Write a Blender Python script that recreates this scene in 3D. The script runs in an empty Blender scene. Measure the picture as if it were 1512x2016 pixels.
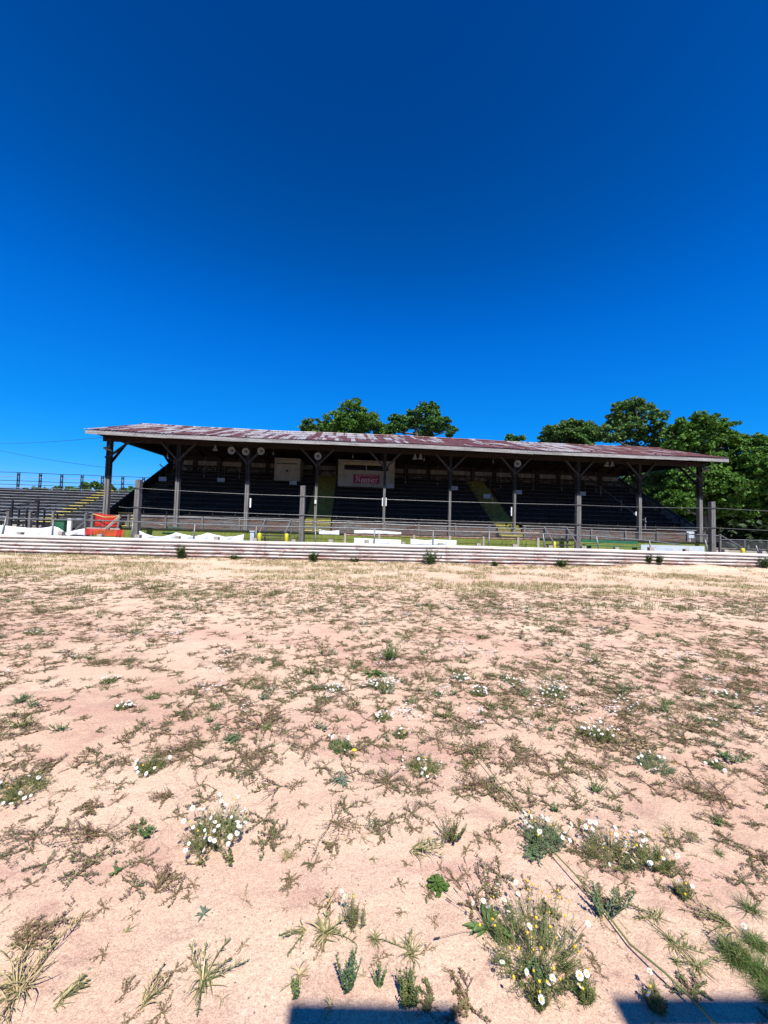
import bpy, math, random
import numpy as np
from mathutils import Vector, Matrix

# ------------------------------------------------------------------ camera, light, exposure
S = bpy.context.scene
col = S.collection
rad = math.radians
CAM = Vector((0, 0, 1.5))
PITCH, ROLL = 2.42, 1.55
cd = bpy.data.cameras.new('camera'); cam = bpy.data.objects.new('camera', cd); col.objects.link(cam)
cd.sensor_fit = 'HORIZONTAL'; cd.sensor_width = 36; cd.lens = 18.0
cd.clip_start = 0.02; cd.clip_end = 2000
CM = Matrix.Rotation(rad(90 + PITCH), 3, 'X') @ Matrix.Rotation(rad(ROLL), 3, 'Z')
cam.location = CAM; cam.rotation_euler = CM.to_euler()
S.camera = cam
SUN_EL, SUN_AZ = 56.0, 170.0            # azimuth clockwise from +Y
sdir = Vector((math.sin(rad(SUN_AZ)) * math.cos(rad(SUN_EL)), math.cos(rad(SUN_AZ)) * math.cos(rad(SUN_EL)), math.sin(rad(SUN_EL))))
ld = bpy.data.lights.new('sun', 'SUN'); ld.energy = 5.0; ld.angle = rad(0.53); ld.color = (1, 0.965, 0.9)
sun = bpy.data.objects.new('sun', ld); col.objects.link(sun)
sun.rotation_euler = sdir.to_track_quat('Z', 'Y').to_euler(); sun.location = (5, -20, 30)
W = bpy.data.worlds.new('World'); S.world = W; W.use_nodes = True
wn = W.node_tree; wn.nodes.clear()
sky = wn.nodes.new('ShaderNodeTexSky'); sky.sky_type = 'NISHITA'; sky.sun_disc = False
sky.sun_elevation = rad(SUN_EL); sky.sun_rotation = rad(SUN_AZ)
sky.altitude = 300; sky.air_density = 1.0; sky.dust_density = 0.0; sky.ozone_density = 3.0
gm = wn.nodes.new('ShaderNodeGamma'); gm.inputs[1].default_value = 1.45
hs = wn.nodes.new('ShaderNodeHueSaturation'); hs.inputs['Saturation'].default_value = 1.22; hs.inputs['Hue'].default_value = 0.505
bg = wn.nodes.new('ShaderNodeBackground'); bg.inputs[1].default_value = 0.085
wo = wn.nodes.new('ShaderNodeOutputWorld')
wn.links.new(sky.outputs[0], gm.inputs[0]); wn.links.new(gm.outputs[0], hs.inputs['Color'])
# tone of the sky: a deep clear blue that stays saturated down to the horizon
v1 = wn.nodes.new('ShaderNodeVectorMath'); v1.operation = 'SCALE'; v1.inputs['Scale'].default_value = .085
cv = wn.nodes.new('ShaderNodeRGBCurve'); v2 = wn.nodes.new('ShaderNodeVectorMath'); v2.operation = 'SCALE'; v2.inputs['Scale'].default_value = 1 / .085 / 1.68
for ch, pts in ((0, [(.005, .001), (.07, .006), (.32, .045), (1, .24)]), (1, [(.063, .053), (.076, .075), (.141, .168), (.37, .30), (.81, .45), (1, .5)]), (2, [(.29, .275), (.34, .365), (.55, .73), (.8, .88), (1, .98)])):
    c = cv.mapping.curves[ch]
    c.points[1].location = pts[-1]
    for p in pts[:-1]: c.points.new(*p)
cv.mapping.update()
wn.links.new(hs.outputs[0], v1.inputs[0]); wn.links.new(v1.outputs[0], cv.inputs['Color']); wn.links.new(cv.outputs[0], v2.inputs[0])
wn.links.new(v2.outputs[0], bg.inputs[0]); wn.links.new(bg.outputs[0], wo.inputs[0])
S.view_settings.view_transform = 'Standard'; S.view_settings.look = 'None'
S.view_settings.exposure = 0.75; S.view_settings.gamma = 1.0

# ------------------------------------------------------------------ placement helpers
def ray(px, py):
    return CM @ Vector(((px - 756) / 756, (1008 - py) / 756, -1))
def at(px, py, Y):
    d = ray(px, py); return CAM + d * (Y / d.y)
def gnd(px, py, z=0.0):
    d = ray(px, py); return CAM + d * ((z - CAM.z) / d.z)
TH = math.atan(0.08); FC, FS = math.cos(TH), math.sin(TH); FO = Vector((0, 23.6, 0))
def F(u, v, z): return Vector((u * FC - v * FS, FO.y + u * FS + v * FC, z))
def fac(px, py, v):
    """facade coordinates (u, z) of the picture ray on the upright plane v"""
    d = ray(px, py); n = Vector((-FS, FC, 0))
    s = (v - n.dot(CAM - FO)) / n.dot(d); p = CAM + d * s - FO
    return (p.x * FC + p.y * FS, p.z)

# ------------------------------------------------------------------ mesh building
class MB:
    def __init__(s): s.v = []; s.f = []; s.m = []
    def face(s, pts, mi=0):
        n = len(s.v); s.v += [tuple(p) for p in pts]; s.f.append(tuple(range(n, n + len(pts)))); s.m.append(mi)
    def hexa(s, c, mi=0):            # 8 corners: 4 bottom (ccw) then 4 top
        n = len(s.v); s.v += [tuple(p) for p in c]
        for q in ((3, 2, 1, 0), (4, 5, 6, 7), (0, 1, 5, 4), (1, 2, 6, 5), (2, 3, 7, 6), (3, 0, 4, 7)):
            s.f.append(tuple(n + k for k in q)); s.m.append(mi)
    def box(s, x0, x1, y0, y1, z0, z1, mi=0, fn=None):
        c = [(x0, y0, z0), (x1, y0, z0), (x1, y1, z0), (x0, y1, z0), (x0, y0, z1), (x1, y0, z1), (x1, y1, z1), (x0, y1, z1)]
        s.hexa([fn(*p) for p in c] if fn else c, mi)
    def bar(s, a, b, w, h, mi=0, up=(0, 0, 1)):
        a = Vector(a); b = Vector(b); d = (b - a).normalized(); up = Vector(up)
        if abs(d.dot(up)) > 0.95: up = Vector((0, 1, 0))
        sx = d.cross(up).normalized() * (w / 2); sy = sx.cross(d).normalized() * (h / 2)
        s.hexa([a - sx - sy, a + sx - sy, a + sx + sy, a - sx + sy, b - sx - sy, b + sx - sy, b + sx + sy, b - sx + sy], mi)
    def tube(s, pts, r, n=6, mi=0, cap=True):
        pts = [Vector(p) for p in pts]; base = len(s.v); k = len(pts)
        rr = r if isinstance(r, (list, tuple)) else [r] * k
        prev = None
        for i, p in enumerate(pts):
            d = (pts[min(i + 1, k - 1)] - pts[max(i - 1, 0)]).normalized()
            ref = Vector((0, 0, 1)) if abs(d.z) < 0.9 else Vector((1, 0, 0))
            a = d.cross(ref).normalized() if prev is None else (prev - d * prev.dot(d)).normalized()
            prev = a; b = d.cross(a)
            for j in range(n):
                t = 2 * math.pi * j / n
                s.v.append(tuple(p + (a * math.cos(t) + b * math.sin(t)) * rr[i]))
        for i in range(k - 1):
            for j in range(n):
                j2 = (j + 1) % n
                s.f.append((base + i * n + j, base + i * n + j2, base + (i + 1) * n + j2, base + (i + 1) * n + j)); s.m.append(mi)
        if cap and n > 2:
            s.f.append(tuple(base + j for j in range(n))[::-1]); s.m.append(mi)
            s.f.append(tuple(base + (k - 1) * n + j for j in range(n))); s.m.append(mi)
    def lathe(s, prof, o=(0, 0, 0), axis=(0, 0, 1), n=16, mi=0):   # prof: (radius, height) pairs
        ax = Vector(axis).normalized(); ref = Vector((1, 0, 0)) if abs(ax.x) < .9 else Vector((0, 1, 0))
        a = ax.cross(ref).normalized(); b = ax.cross(a); o = Vector(o); base = len(s.v)
        for r, h in prof:
            for j in range(n):
                t = 2 * math.pi * j / n
                s.v.append(tuple(o + ax * h + (a * math.cos(t) + b * math.sin(t)) * r))
        for i in range(len(prof) - 1):
            for j in range(n):
                j2 = (j + 1) % n
                s.f.append((base + i * n + j, base + i * n + j2, base + (i + 1) * n + j2, base + (i + 1) * n + j)); s.m.append(mi)
    def grid(s, fn, nu, nv, mi=0):
        base = len(s.v)
        for j in range(nv + 1):
            for i in range(nu + 1): s.v.append(tuple(fn(i / nu, j / nv)))
        for j in range(nv):
            for i in range(nu):
                a = base + j * (nu + 1) + i
                s.f.append((a, a + 1, a + nu + 2, a + nu + 1)); s.m.append(mi)
    def mesh(s, name, mats):
        me = bpy.data.meshes.new(name); me.from_pydata(s.v, [], s.f)
        for m in mats: me.materials.append(m)
        me.polygons.foreach_set('material_index', s.m); me.update(); return me
    def build(s, name, mats, parent=None, origin=None, smooth=False):
        """the vertices are world coordinates; parent may be an unscaled thing turned about Z"""
        mats = mats if isinstance(mats, (list, tuple)) else [mats]
        if parent is not None: inv = wm(parent).inverted(); s.v = [tuple(inv @ Vector(p)) for p in s.v]
        elif origin is not None: o = Vector(origin); s.v = [tuple(Vector(p) - o) for p in s.v]
        me = s.mesh(name, mats)
        if smooth: me.polygons.foreach_set('use_smooth', [True] * len(me.polygons))
        ob = bpy.data.objects.new(name, me); col.objects.link(ob)
        if parent is not None: ob.parent = parent
        elif origin is not None: ob.location = origin
        return ob
def wm(o):
    m = Matrix.LocRotScale(o.location, o.rotation_euler, o.scale)
    return wm(o.parent) @ m if o.parent else m
def tag(o, label=None, cat=None, group=None, kind=None):
    if label: o['label'] = label
    if cat: o['category'] = cat
    if group: o['group'] = group
    if kind: o['kind'] = kind
    return o
def thing(name, label, cat, loc=(0, 0, 0), rz=0, group=None):
    o = bpy.data.objects.new(name, None); o.empty_display_size = .2; col.objects.link(o)
    o.location = loc; o.rotation_euler = (0, 0, rz); return tag(o, label, cat, group)
def part(o, label): o['label'] = label; return o
def np_mesh(name, V, T, mats, mi=None, smooth=False):
    me = bpy.data.meshes.new(name); k = T.shape[1]
    me.vertices.add(len(V)); me.vertices.foreach_set('co', np.asarray(V, np.float32).ravel())
    me.loops.add(T.size); me.loops.foreach_set('vertex_index', T.astype(np.int32).ravel())
    me.polygons.add(len(T)); me.polygons.foreach_set('loop_start', np.arange(0, T.size, k, dtype=np.int32))
    for m in mats: me.materials.append(m)
    if mi is not None: me.polygons.foreach_set('material_index', np.asarray(mi, np.int32))
    me.polygons.foreach_set('use_smooth', np.full(len(T), smooth))
    me.update(calc_edges=True); return me

# ------------------------------------------------------------------ materials
class NT:
    def __init__(s, name):
        s.m = bpy.data.materials.new(name); s.m.use_nodes = True; s.t = s.m.node_tree; s.t.nodes.clear()
        s.out = s.t.nodes.new('ShaderNodeOutputMaterial'); s.b = s.t.nodes.new('ShaderNodeBsdfPrincipled')
        s.t.links.new(s.b.outputs[0], s.out.inputs[0]); s._tc = None
    def n(s, t, **k):
        nd = s.t.nodes.new(t)
        for a, v in k.items(): setattr(nd, a, v)
        return nd
    def l(s, a, b): s.t.links.new(a, b)
    def set(s, sock, v):
        if hasattr(v, 'is_linked') or isinstance(v, bpy.types.NodeSocket): s.l(v, sock)
        else: sock.default_value = v
    def obj(s, scale=(1, 1, 1), loc=(0, 0, 0)):
        if s._tc is None: s._tc = s.n('ShaderNodeTexCoord')
        mp = s.n('ShaderNodeMapping'); mp.inputs['Scale'].default_value = scale; mp.inputs['Location'].default_value = loc
        s.l(s._tc.outputs['Object'], mp.inputs[0]); return mp.outputs[0]
    def noise(s, vec, scale, det=4, rough=.55, dist=0):
        nd = s.n('ShaderNodeTexNoise'); s.l(vec, nd.inputs['Vector']); nd.inputs['Scale'].default_value = scale
        nd.inputs['Detail'].default_value = det; nd.inputs['Roughness'].default_value = rough; nd.inputs['Distortion'].default_value = dist
        return nd.outputs[0]
    def ramp(s, fac, stops, interp='LINEAR'):
        nd = s.n('ShaderNodeValToRGB'); nd.color_ramp.interpolation = interp; e = nd.color_ramp.elements
        while len(e) < len(stops): e.new(0.5)
        for i, (p, c) in enumerate(stops):
            e[i].position = p; e[i].color = (c[0], c[1], c[2], 1) if isinstance(c, (tuple, list)) else (c, c, c, 1)
        s.l(fac, nd.inputs[0]); return nd.outputs[0]
    def mix(s, f, a, b, mode='MIX'):
        nd = s.n('ShaderNodeMix', data_type='RGBA', blend_type=mode)
        s.set(nd.inputs[0], f)
        for k, x in ((6, a), (7, b)):
            if isinstance(x, (tuple, list)): nd.inputs[k].default_value = (x[0], x[1], x[2], 1)
            else: s.l(x, nd.inputs[k])
        return nd.outputs[2]
    def math(s, op, a, b=0.0, c=None):
        nd = s.n('ShaderNodeMath', operation=op); s.set(nd.inputs[0], a); s.set(nd.inputs[1], b)
        if c is not None: s.set(nd.inputs[2], c)
        return nd.outputs[0]
    def sep(s, vec):
        nd = s.n('ShaderNodeSeparateXYZ'); s.l(vec, nd.inputs[0]); return nd.outputs
    def bump(s, h, strength=.3, dist=.01, nrm=None):
        nd = s.n('ShaderNodeBump'); nd.inputs['Strength'].default_value = strength; nd.inputs['Distance'].default_value = dist
        s.l(h, nd.inputs['Height'])
        if nrm is not None: s.l(nrm, nd.inputs['Normal'])
        s.l(nd.outputs[0], s.b.inputs['Normal']); return nd.outputs[0]
    def fin(s, colr=None, rough=.8, metal=0, spec=.3):
        if colr is not None:
            if isinstance(colr, (tuple, list)): s.b.inputs['Base Color'].default_value = (*colr, 1)
            else: s.l(colr, s.b.inputs['Base Color'])
        s.set(s.b.inputs['Roughness'], rough); s.b.inputs['Metallic'].default_value = metal
        s.b.inputs['Specular IOR Level'].default_value = spec; return s.m
    def alpha(s, fac):
        tr = s.n('ShaderNodeBsdfTransparent'); mx = s.n('ShaderNodeMixShader')
        s.l(fac, mx.inputs[0]); s.l(tr.outputs[0], mx.inputs[1]); s.l(s.b.outputs[0], mx.inputs[2]); s.l(mx.outputs[0], s.out.inputs[0])

def m_simple(name, c1, c2, scale=4, stretch=(1, 1, 1), rough=.8, metal=0, bump=.2, spec=.3, lo=.35, hi=.65):
    t = NT(name); v = t.obj(stretch); f = t.noise(v, scale, 6, .62)
    c = t.ramp(f, [(lo, c1), (hi, c2)]); f2 = t.noise(v, scale * 9, 3)
    c = t.mix(.25, c, t.ramp(f2, [(.3, (.35, .35, .35)), (.7, (1, 1, 1))]), 'MULTIPLY')
    if bump: t.bump(f2, bump, .01)
    return t.fin(c, rough, metal, spec)

def m_wood(name, cs, along='z', dark=.4, rough=.85):
    """weathered timber: grain runs along the given object axis"""
    st = {'x': (.35, 6, 6), 'y': (6, .35, 6), 'z': (6, 6, .35)}[along]
    t = NT(name); v = t.obj(st); f = t.noise(v, 3.0, 7, .65, .3)
    c = t.ramp(f, [(.28, cs[0]), (.5, cs[1]), (.72, cs[2])])
    f2 = t.noise(t.obj(tuple(k * 3 for k in st)), 4, 4, .6)
    c = t.mix(dark, c, t.ramp(f2, [(.32, (.2, .18, .16)), (.55, (1, 1, 1))]), 'MULTIPLY')
    f3 = t.noise(t.obj(), 1.1, 3); c = t.mix(.35, c, t.ramp(f3, [(.3, (.45, .43, .4)), (.7, (1, 1, 1))]), 'MULTIPLY')
    t.bump(f2, .5, .006); return t.fin(c, rough)

M = {}
def mk_sand():
    t = NT('track_dirt'); o = t.obj()
    big = t.noise(o, .55, 5, .6, .6); big2 = t.noise(t.obj((.5, 1.3, 1), (7, 3, 0)), .8, 5, .62, .4)
    c = t.ramp(big, [(.25, (.41, .24, .17)), (.37, (.53, .355, .25)), (.54, (.585, .42, .30)), (.8, (.63, .48, .35))])
    c = t.mix(t.ramp(big2, [(.5, 0), (.72, .75)]), c, (.40, .22, .17))
    # far straw-littered strip by the rail is yellower
    y = t.sep(o)[1]; far = t.ramp(t.math('MULTIPLY_ADD', y, 1 / 17, t.math('MULTIPLY', t.noise(o, .9, 4), .12)), [(.38, 0), (.62, 1)])
    st = t.noise(t.obj((1, 1.5, 1)), 9, 5, .7); c2 = t.ramp(st, [(.32, (.40, .27, .16)), (.45, (.60, .44, .30)), (.64, (.74, .60, .45))])
    c = t.mix(t.math('MULTIPLY', far, .55), c, c2)
    bands = t.noise(t.obj((.10, .9, 1), (2, 4, 0)), 1.0, 5, .6, .5); c = t.mix(t.ramp(bands, [(.50, 0), (.66, .5)]), c, (.50, .29, .23))
    # damp scuffs
    sc = t.noise(t.obj((1, 1.8, 1), (3, 9, 0)), 2.3, 5, .6, .5); c = t.mix(t.ramp(sc, [(.54, 0), (.70, .55)]), c, (.33, .18, .145))
    # grain
    g = t.noise(o, 260, 3, .7); c = t.mix(.6, c, t.ramp(g, [(.32, (.45, .4, .38)), (.5, (.93, .93, .93)), (.7, (1.35, 1.33, 1.3))]), 'MULTIPLY'); g3 = t.noise(o, 120, 3, .75); c = t.mix(.45, c, t.ramp(g3, [(.33, (.5, .44, .42)), (.48, (.97, .97, .97)), (.7, (1.25, 1.25, 1.22))]), 'MULTIPLY')
    g2 = t.noise(o, 60, 4, .7); c = t.mix(.3, c, t.ramp(g2, [(.3, (.62, .56, .53)), (.6, (1.08, 1.08, 1.08))]), 'MULTIPLY')
    # crumbs and little stones, fine drying cracks
    vo = t.n('ShaderNodeTexVoronoi'); vo.inputs['Scale'].default_value = 34; t.l(o, vo.inputs[0])
    vr = t.sep(vo.outputs['Color'])[0]
    crumb = t.math('MULTIPLY', t.math('LESS_THAN', vo.outputs['Distance'], .13), t.math('GREATER_THAN', vr, .82))
    c = t.mix(crumb, c, (.2, .13, .1))
    wv = t.n('ShaderNodeVectorMath', operation='ADD'); nn = t.n('ShaderNodeTexNoise'); nn.inputs['Scale'].default_value = 5; nn.inputs['Detail'].default_value = 4
    t.l(o, nn.inputs['Vector']); sc2 = t.n('ShaderNodeVectorMath', operation='SCALE'); sc2.inputs['Scale'].default_value = .22
    t.l(nn.outputs['Color'], sc2.inputs[0]); t.l(o, wv.inputs[0]); t.l(sc2.outputs[0], wv.inputs[1])
    vc = t.n('ShaderNodeTexVoronoi', feature='DISTANCE_TO_EDGE'); vc.inputs['Scale'].default_value = 5.5; t.l(wv.outputs[0], vc.inputs[0])
    crack = t.math('MULTIPLY', t.math('LESS_THAN', vc.outputs['Distance'], .009), t.ramp(t.noise(o, 1.4, 3), [(.45, 0), (.6, .6)]))
    c = t.mix(crack, c, (.25, .15, .11))
    h = t.math('ADD', t.math('MULTIPLY', t.noise(o, 24, 5, .7), 1.0), t.math('MULTIPLY', g, .22))
    h = t.math('ADD', h, t.math('MULTIPLY', t.noise(o, 5, 3), 2.0)); h = t.math('SUBTRACT', h, t.math('MULTIPLY', crack, .5))
    h = t.math('ADD', h, t.math('MULTIPLY', crumb, .4))
    t.bump(h, .55, .02); return t.fin(c, .95, spec=.1)
M['sand'] = mk_sand()
M['verge'] = m_simple('dry_verge', (.10, .12, .035), (.32, .27, .13), 3, rough=.95)
M['gravel'] = m_simple('concourse_gravel', (.2, .17, .12), (.36, .3, .22), 5, rough=.95)
M['post_wood'] = m_wood('grey_post_wood', ((0.0682, 0.0620, 0.0558), (0.1488, 0.1395, 0.1302), (0.2356, 0.2263, 0.2108)), 'z')
M['fascia'] = m_wood('grey_fascia_wood', ((0.1275, 0.1232, 0.1190), (0.2890, 0.2762, 0.2635), (0.4420, 0.4250, 0.4037)), 'x', .5)
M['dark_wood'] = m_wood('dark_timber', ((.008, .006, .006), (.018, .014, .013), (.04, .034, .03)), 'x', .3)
M['dark_post'] = m_wood('dark_timber_upright', ((.02, .017, .016), (.045, .038, .034), (.09, .08, .07)), 'z', .3)
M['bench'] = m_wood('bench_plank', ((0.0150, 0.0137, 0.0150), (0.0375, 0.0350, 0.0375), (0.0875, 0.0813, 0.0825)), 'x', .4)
M['brace'] = m_wood('brace_timber', ((.015, .013, .012), (.035, .03, .028), (.08, .075, .07)), 'z', .4)
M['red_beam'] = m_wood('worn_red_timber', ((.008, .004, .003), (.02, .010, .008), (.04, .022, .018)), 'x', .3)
M['olive'] = m_wood('olive_painted_boards', ((.10, .125, .02), (.16, .19, .035), (.21, .235, .06)), 'z', .35)
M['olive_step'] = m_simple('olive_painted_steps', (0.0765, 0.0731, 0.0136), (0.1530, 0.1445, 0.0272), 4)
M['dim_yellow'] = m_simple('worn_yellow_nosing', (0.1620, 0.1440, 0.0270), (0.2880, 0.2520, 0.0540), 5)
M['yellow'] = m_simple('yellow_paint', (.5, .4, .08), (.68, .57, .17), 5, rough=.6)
M['bollard'] = m_simple('bright_yellow_paint', (0.5625, 0.4650, 0.0150), (0.6600, 0.5850, 0.0225), 3, rough=.45, lo=.2)
M['green'] = m_simple('green_paint', (.015, .09, .045), (.03, .14, .07), 4)
M['cloth'] = m_simple('white_banner_cloth', (.6, .63, .66), (.74, .75, .76), 2, rough=.8, bump=.1)
M['block'] = m_wood('pale_block_wood', ((.22, .18, .15), (.38, .33, .27), (.5, .45, .39)), 'z', .3)
M['pipe'] = m_simple('galvanised_pipe', (0.1200, 0.1230, 0.1230), (0.2160, 0.2190, 0.2160), 8, rough=.5, metal=.35, bump=.05)
M['cable'] = m_simple('steel_cable', (0.1760, 0.1705, 0.1650), (0.2750, 0.2695, 0.2585), 8, rough=.5, metal=.3, bump=0)
M['black_pipe'] = m_simple('black_pipe', (.008, .008, .01), (.02, .02, .024), 8, rough=.5, bump=.05)
M['alu'] = m_simple('weathered_aluminium', (.2, .2, .2), (.42, .415, .41), 3, (.4, 3, 3), rough=.45, metal=.3, bump=.05)
M['alu_dark'] = m_simple('dull_footboard', (.012, .012, .013), (.03, .03, .033), 3, rough=.6, metal=.2, bump=.05)
M['booth'] = m_simple('faded_white_plywood', (0.152, 0.155, 0.143), (0.253, 0.257, 0.236), 1.4, rough=.85, lo=.25, hi=.6)
M['glass'] = NT('dark_window').fin((.01, .012, .014), .15, 0, .5)
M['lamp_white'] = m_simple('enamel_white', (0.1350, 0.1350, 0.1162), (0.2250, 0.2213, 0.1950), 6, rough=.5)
M['grey_dark'] = m_simple('dark_grey_paint', (.03, .03, .03), (.07, .07, .07), 5, rough=.5)
M['sign_magenta'] = m_simple('magenta_sign_paint', (0.1300, 0.0065, 0.0390), (0.1690, 0.0104, 0.0546), 2, rough=.6, bump=0)
M['sign_letter'] = m_simple('pale_sign_lettering', (0.3900, 0.2600, 0.3380), (0.5200, 0.3900, 0.4550), 3, rough=.6, bump=0)
M['sign_blue'] = NT('grey_blue_print').fin((.2, .26, .36), .7)
M['sign_grey'] = m_simple('grimy_sign_board', (.2, .24, .28), (.32, .36, .4), 3, rough=.7, bump=0)
M['sign_white'] = m_simple('white_sign_board', (0.3850, 0.4340, 0.4760), (0.5040, 0.5320, 0.5600), 3, rough=.7, bump=0)
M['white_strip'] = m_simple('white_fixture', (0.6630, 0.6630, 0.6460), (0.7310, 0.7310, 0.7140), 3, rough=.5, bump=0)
M['rust_brown'] = m_simple('rusty_steel', (.16, .08, .05), (.4, .25, .18), 6, rough=.8)
M['red_panel'] = m_simple('dark_red_panel', (.12, .01, .008), (.2, .02, .014), 3)
M['bark'] = m_simple('bark', (.05, .04, .03), (.14, .12, .10), 5, (1, 1, .3), rough=.95, bump=.6)

def mk_col():
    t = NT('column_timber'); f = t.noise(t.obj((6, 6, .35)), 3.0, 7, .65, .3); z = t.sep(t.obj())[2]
    base = t.ramp(f, [(.28, (0.0600, 0.0540, 0.0510)), (.5, (0.1500, 0.1440, 0.1320)), (.72, (0.2520, 0.2400, 0.2280))]); eave_shade = t.ramp(f, [(.28, (.008, .007, .007)), (.6, (.022, .019, .018)), (.8, (.05, .045, .042))])
    k = t.ramp(t.math('MULTIPLY_ADD', t.noise(t.obj((5, 5, .8)), 2, 4), .12, t.math('MULTIPLY', z, .2)), [(.83, 0), (.90, 1)])  # height mask: eave shadow painted into the upper column colour
    c = t.mix(k, base, eave_shade); c = t.mix(.4, c, t.ramp(t.noise(t.obj((18, 18, 1)), 4, 4, .6), [(.32, (.2, .18, .16)), (.55, (1, 1, 1))]), 'MULTIPLY')
    return t.fin(c, .85)
M['col_wood'] = mk_col()
def mk_peel():
    t = NT('peeling_boards'); v = t.obj((.6, 1, 3.2)); f = t.noise(v, 1.9, 7, .7, .8)
    c = t.ramp(f, [(.34, (.012, .010, .009)), (.42, (.10, .04, .02)), (.47, (.18, .10, .06)), (.5, (.04, .037, .032)), (.56, (.15, .14, .125)), (.61, (.05, .047, .04)), (.68, (.4, .38, .34))])
    zz = t.sep(t.obj())[2]; gap = t.math('LESS_THAN', t.math('FRACT', t.math('MULTIPLY', zz, 4.6)), .1)
    c = t.mix(gap, c, (.012, .01, .01)); c = t.mix(.4, c, t.ramp(t.noise(v, 12, 4), [(.35, (.25, .22, .2)), (.6, (1, 1, 1))]), 'MULTIPLY')
    return t.fin(c, .9)
M['peel'] = mk_peel()
def mk_roof():
    t = NT('rusty_painted_roofing'); o = t.obj(); x, y, z = t.sep(o)
    # paint has flaked off in runs down the slope, sheet by sheet
    st = t.noise(t.obj((2.4, .20, .0)), 1.0, 4, .7, .1)
    sheet = t.math('FLOOR', t.math('MULTIPLY', x, 1 / .61)); crs = t.math('FLOOR', t.math('MULTIPLY', y, 1 / 1.9))
    cmb = t.n('ShaderNodeCombineXYZ'); t.l(sheet, cmb.inputs[0]); t.l(crs, cmb.inputs[1])
    wn_ = t.n('ShaderNodeTexWhiteNoise', noise_dimensions='2D'); t.l(cmb.outputs[0], wn_.inputs[0])
    ux = t.math('MULTIPLY_ADD', x, 1 / 38.0, 17 / 38.0)
    low = t.ramp(ux, [(0, .38), (.16, .40), (.24, .47), (.40, .47), (.47, .26), (.62, .20), (.69, .26), (.735, .56), (.79, .46), (.83, .22), (1, .18)])
    up = t.ramp(t.math('MULTIPLY_ADD', y, 1 / 5.4, .3), [(.25, 0), (.75, .17)])
    strip = t.math('FLOOR', t.math('MULTIPLY', t.math('ADD', x, t.math('MULTIPLY', y, .03)), 1 / .24)); cm2 = t.n('ShaderNodeCombineXYZ'); t.l(strip, cm2.inputs[0]); t.l(crs, cm2.inputs[1])
    w2 = t.n('ShaderNodeTexWhiteNoise', noise_dimensions='2D'); t.l(cm2.outputs[0], w2.inputs[0])
    k = t.math('ADD', t.math('MULTIPLY', t.math('SUBTRACT', st, .5), .75), t.math('ADD', low, up))
    k = t.math('ADD', k, t.math('MULTIPLY', t.math('SUBTRACT', w2.outputs[0], .5), .55))
    k = t.math('ADD', k, t.math('MULTIPLY', t.math('SUBTRACT', wn_.outputs[0], .5), .22))
    red = t.ramp(t.noise(t.obj((3, .6, 1)), 2.2, 5), [(.3, (.065, .022, .016)), (.6, (.135, .047, .034)), (.8, (.21, .095, .07))])
    whi = t.ramp(t.noise(t.obj((4, .7, 1)), 2.5, 5), [(.3, (.2, .165, .16)), (.6, (.36, .34, .335)), (.8, (.50, .49, .49))])
    c = t.mix(t.ramp(k, [(.42, 0), (.5, .45), (.6, 1)]), red, whi)
    t.bump(t.noise(t.obj((5, .5, 1)), 3, 4), .2, .01)
    return t.fin(c, .5, .1, .4)
M['roof'] = mk_roof()
def mk_rail():
    t = NT('whitewashed_guardrail'); o = t.obj(); x, y, z = t.sep(o)
    d = t.noise(t.obj((.8, 1, 3)), 2.6, 7, .72, .5)
    c = t.ramp(t.noise(t.obj((.5, 1, 1)), 1.3, 5), [(.3, (.44, .385, .34)), (.6, (.60, .55, .49))])
    # red clay thrown up by cars, heavier low down
    k = t.math('ADD', d, t.math('MULTIPLY', t.math('SUBTRACT', .42, z), .28))
    c = t.mix(t.ramp(k, [(.50, 0), (.62, .9)]), c, (.34, .18, .14))
    sc = t.noise(t.obj((.35, 1, 9)), 3.2, 5, .7); c = t.mix(t.ramp(sc, [(.58, 0), (.68, .7)]), c, (.16, .115, .095))
    t.bump(d, .25, .01); return t.fin(c, .55, 0, .35)
M['rail'] = mk_rail()
def mk_mesh(name, colr, pitch, wire, diag=True):
    t = NT(name); x, y, z = t.sep(t.obj())
    a = t.math('ADD', x, z) if diag else x; b = t.math('SUBTRACT', x, z) if diag else z
    def line(q): return t.math('LESS_THAN', t.math('ABSOLUTE', t.math('SUBTRACT', t.math('FRACT', t.math('MULTIPLY', q, 1 / pitch)), .5)), wire / pitch / 2)
    m = t.fin(colr, .6); t.alpha(t.math('MAXIMUM', line(a), line(b))); return m
M['chain'] = mk_mesh('chain_link_mesh', (.2, .2, .2), .075, .006)
M['snow_fence'] = mk_mesh('orange_plastic_mesh', (.55, .025, .012), .055, .023, False)
M['corr'] = m_simple('pale_metal_siding', (0.0900, 0.0936, 0.0990), (0.2160, 0.2250, 0.2340), 2, (3, 1, .4), rough=.6, bump=.1)

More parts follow.
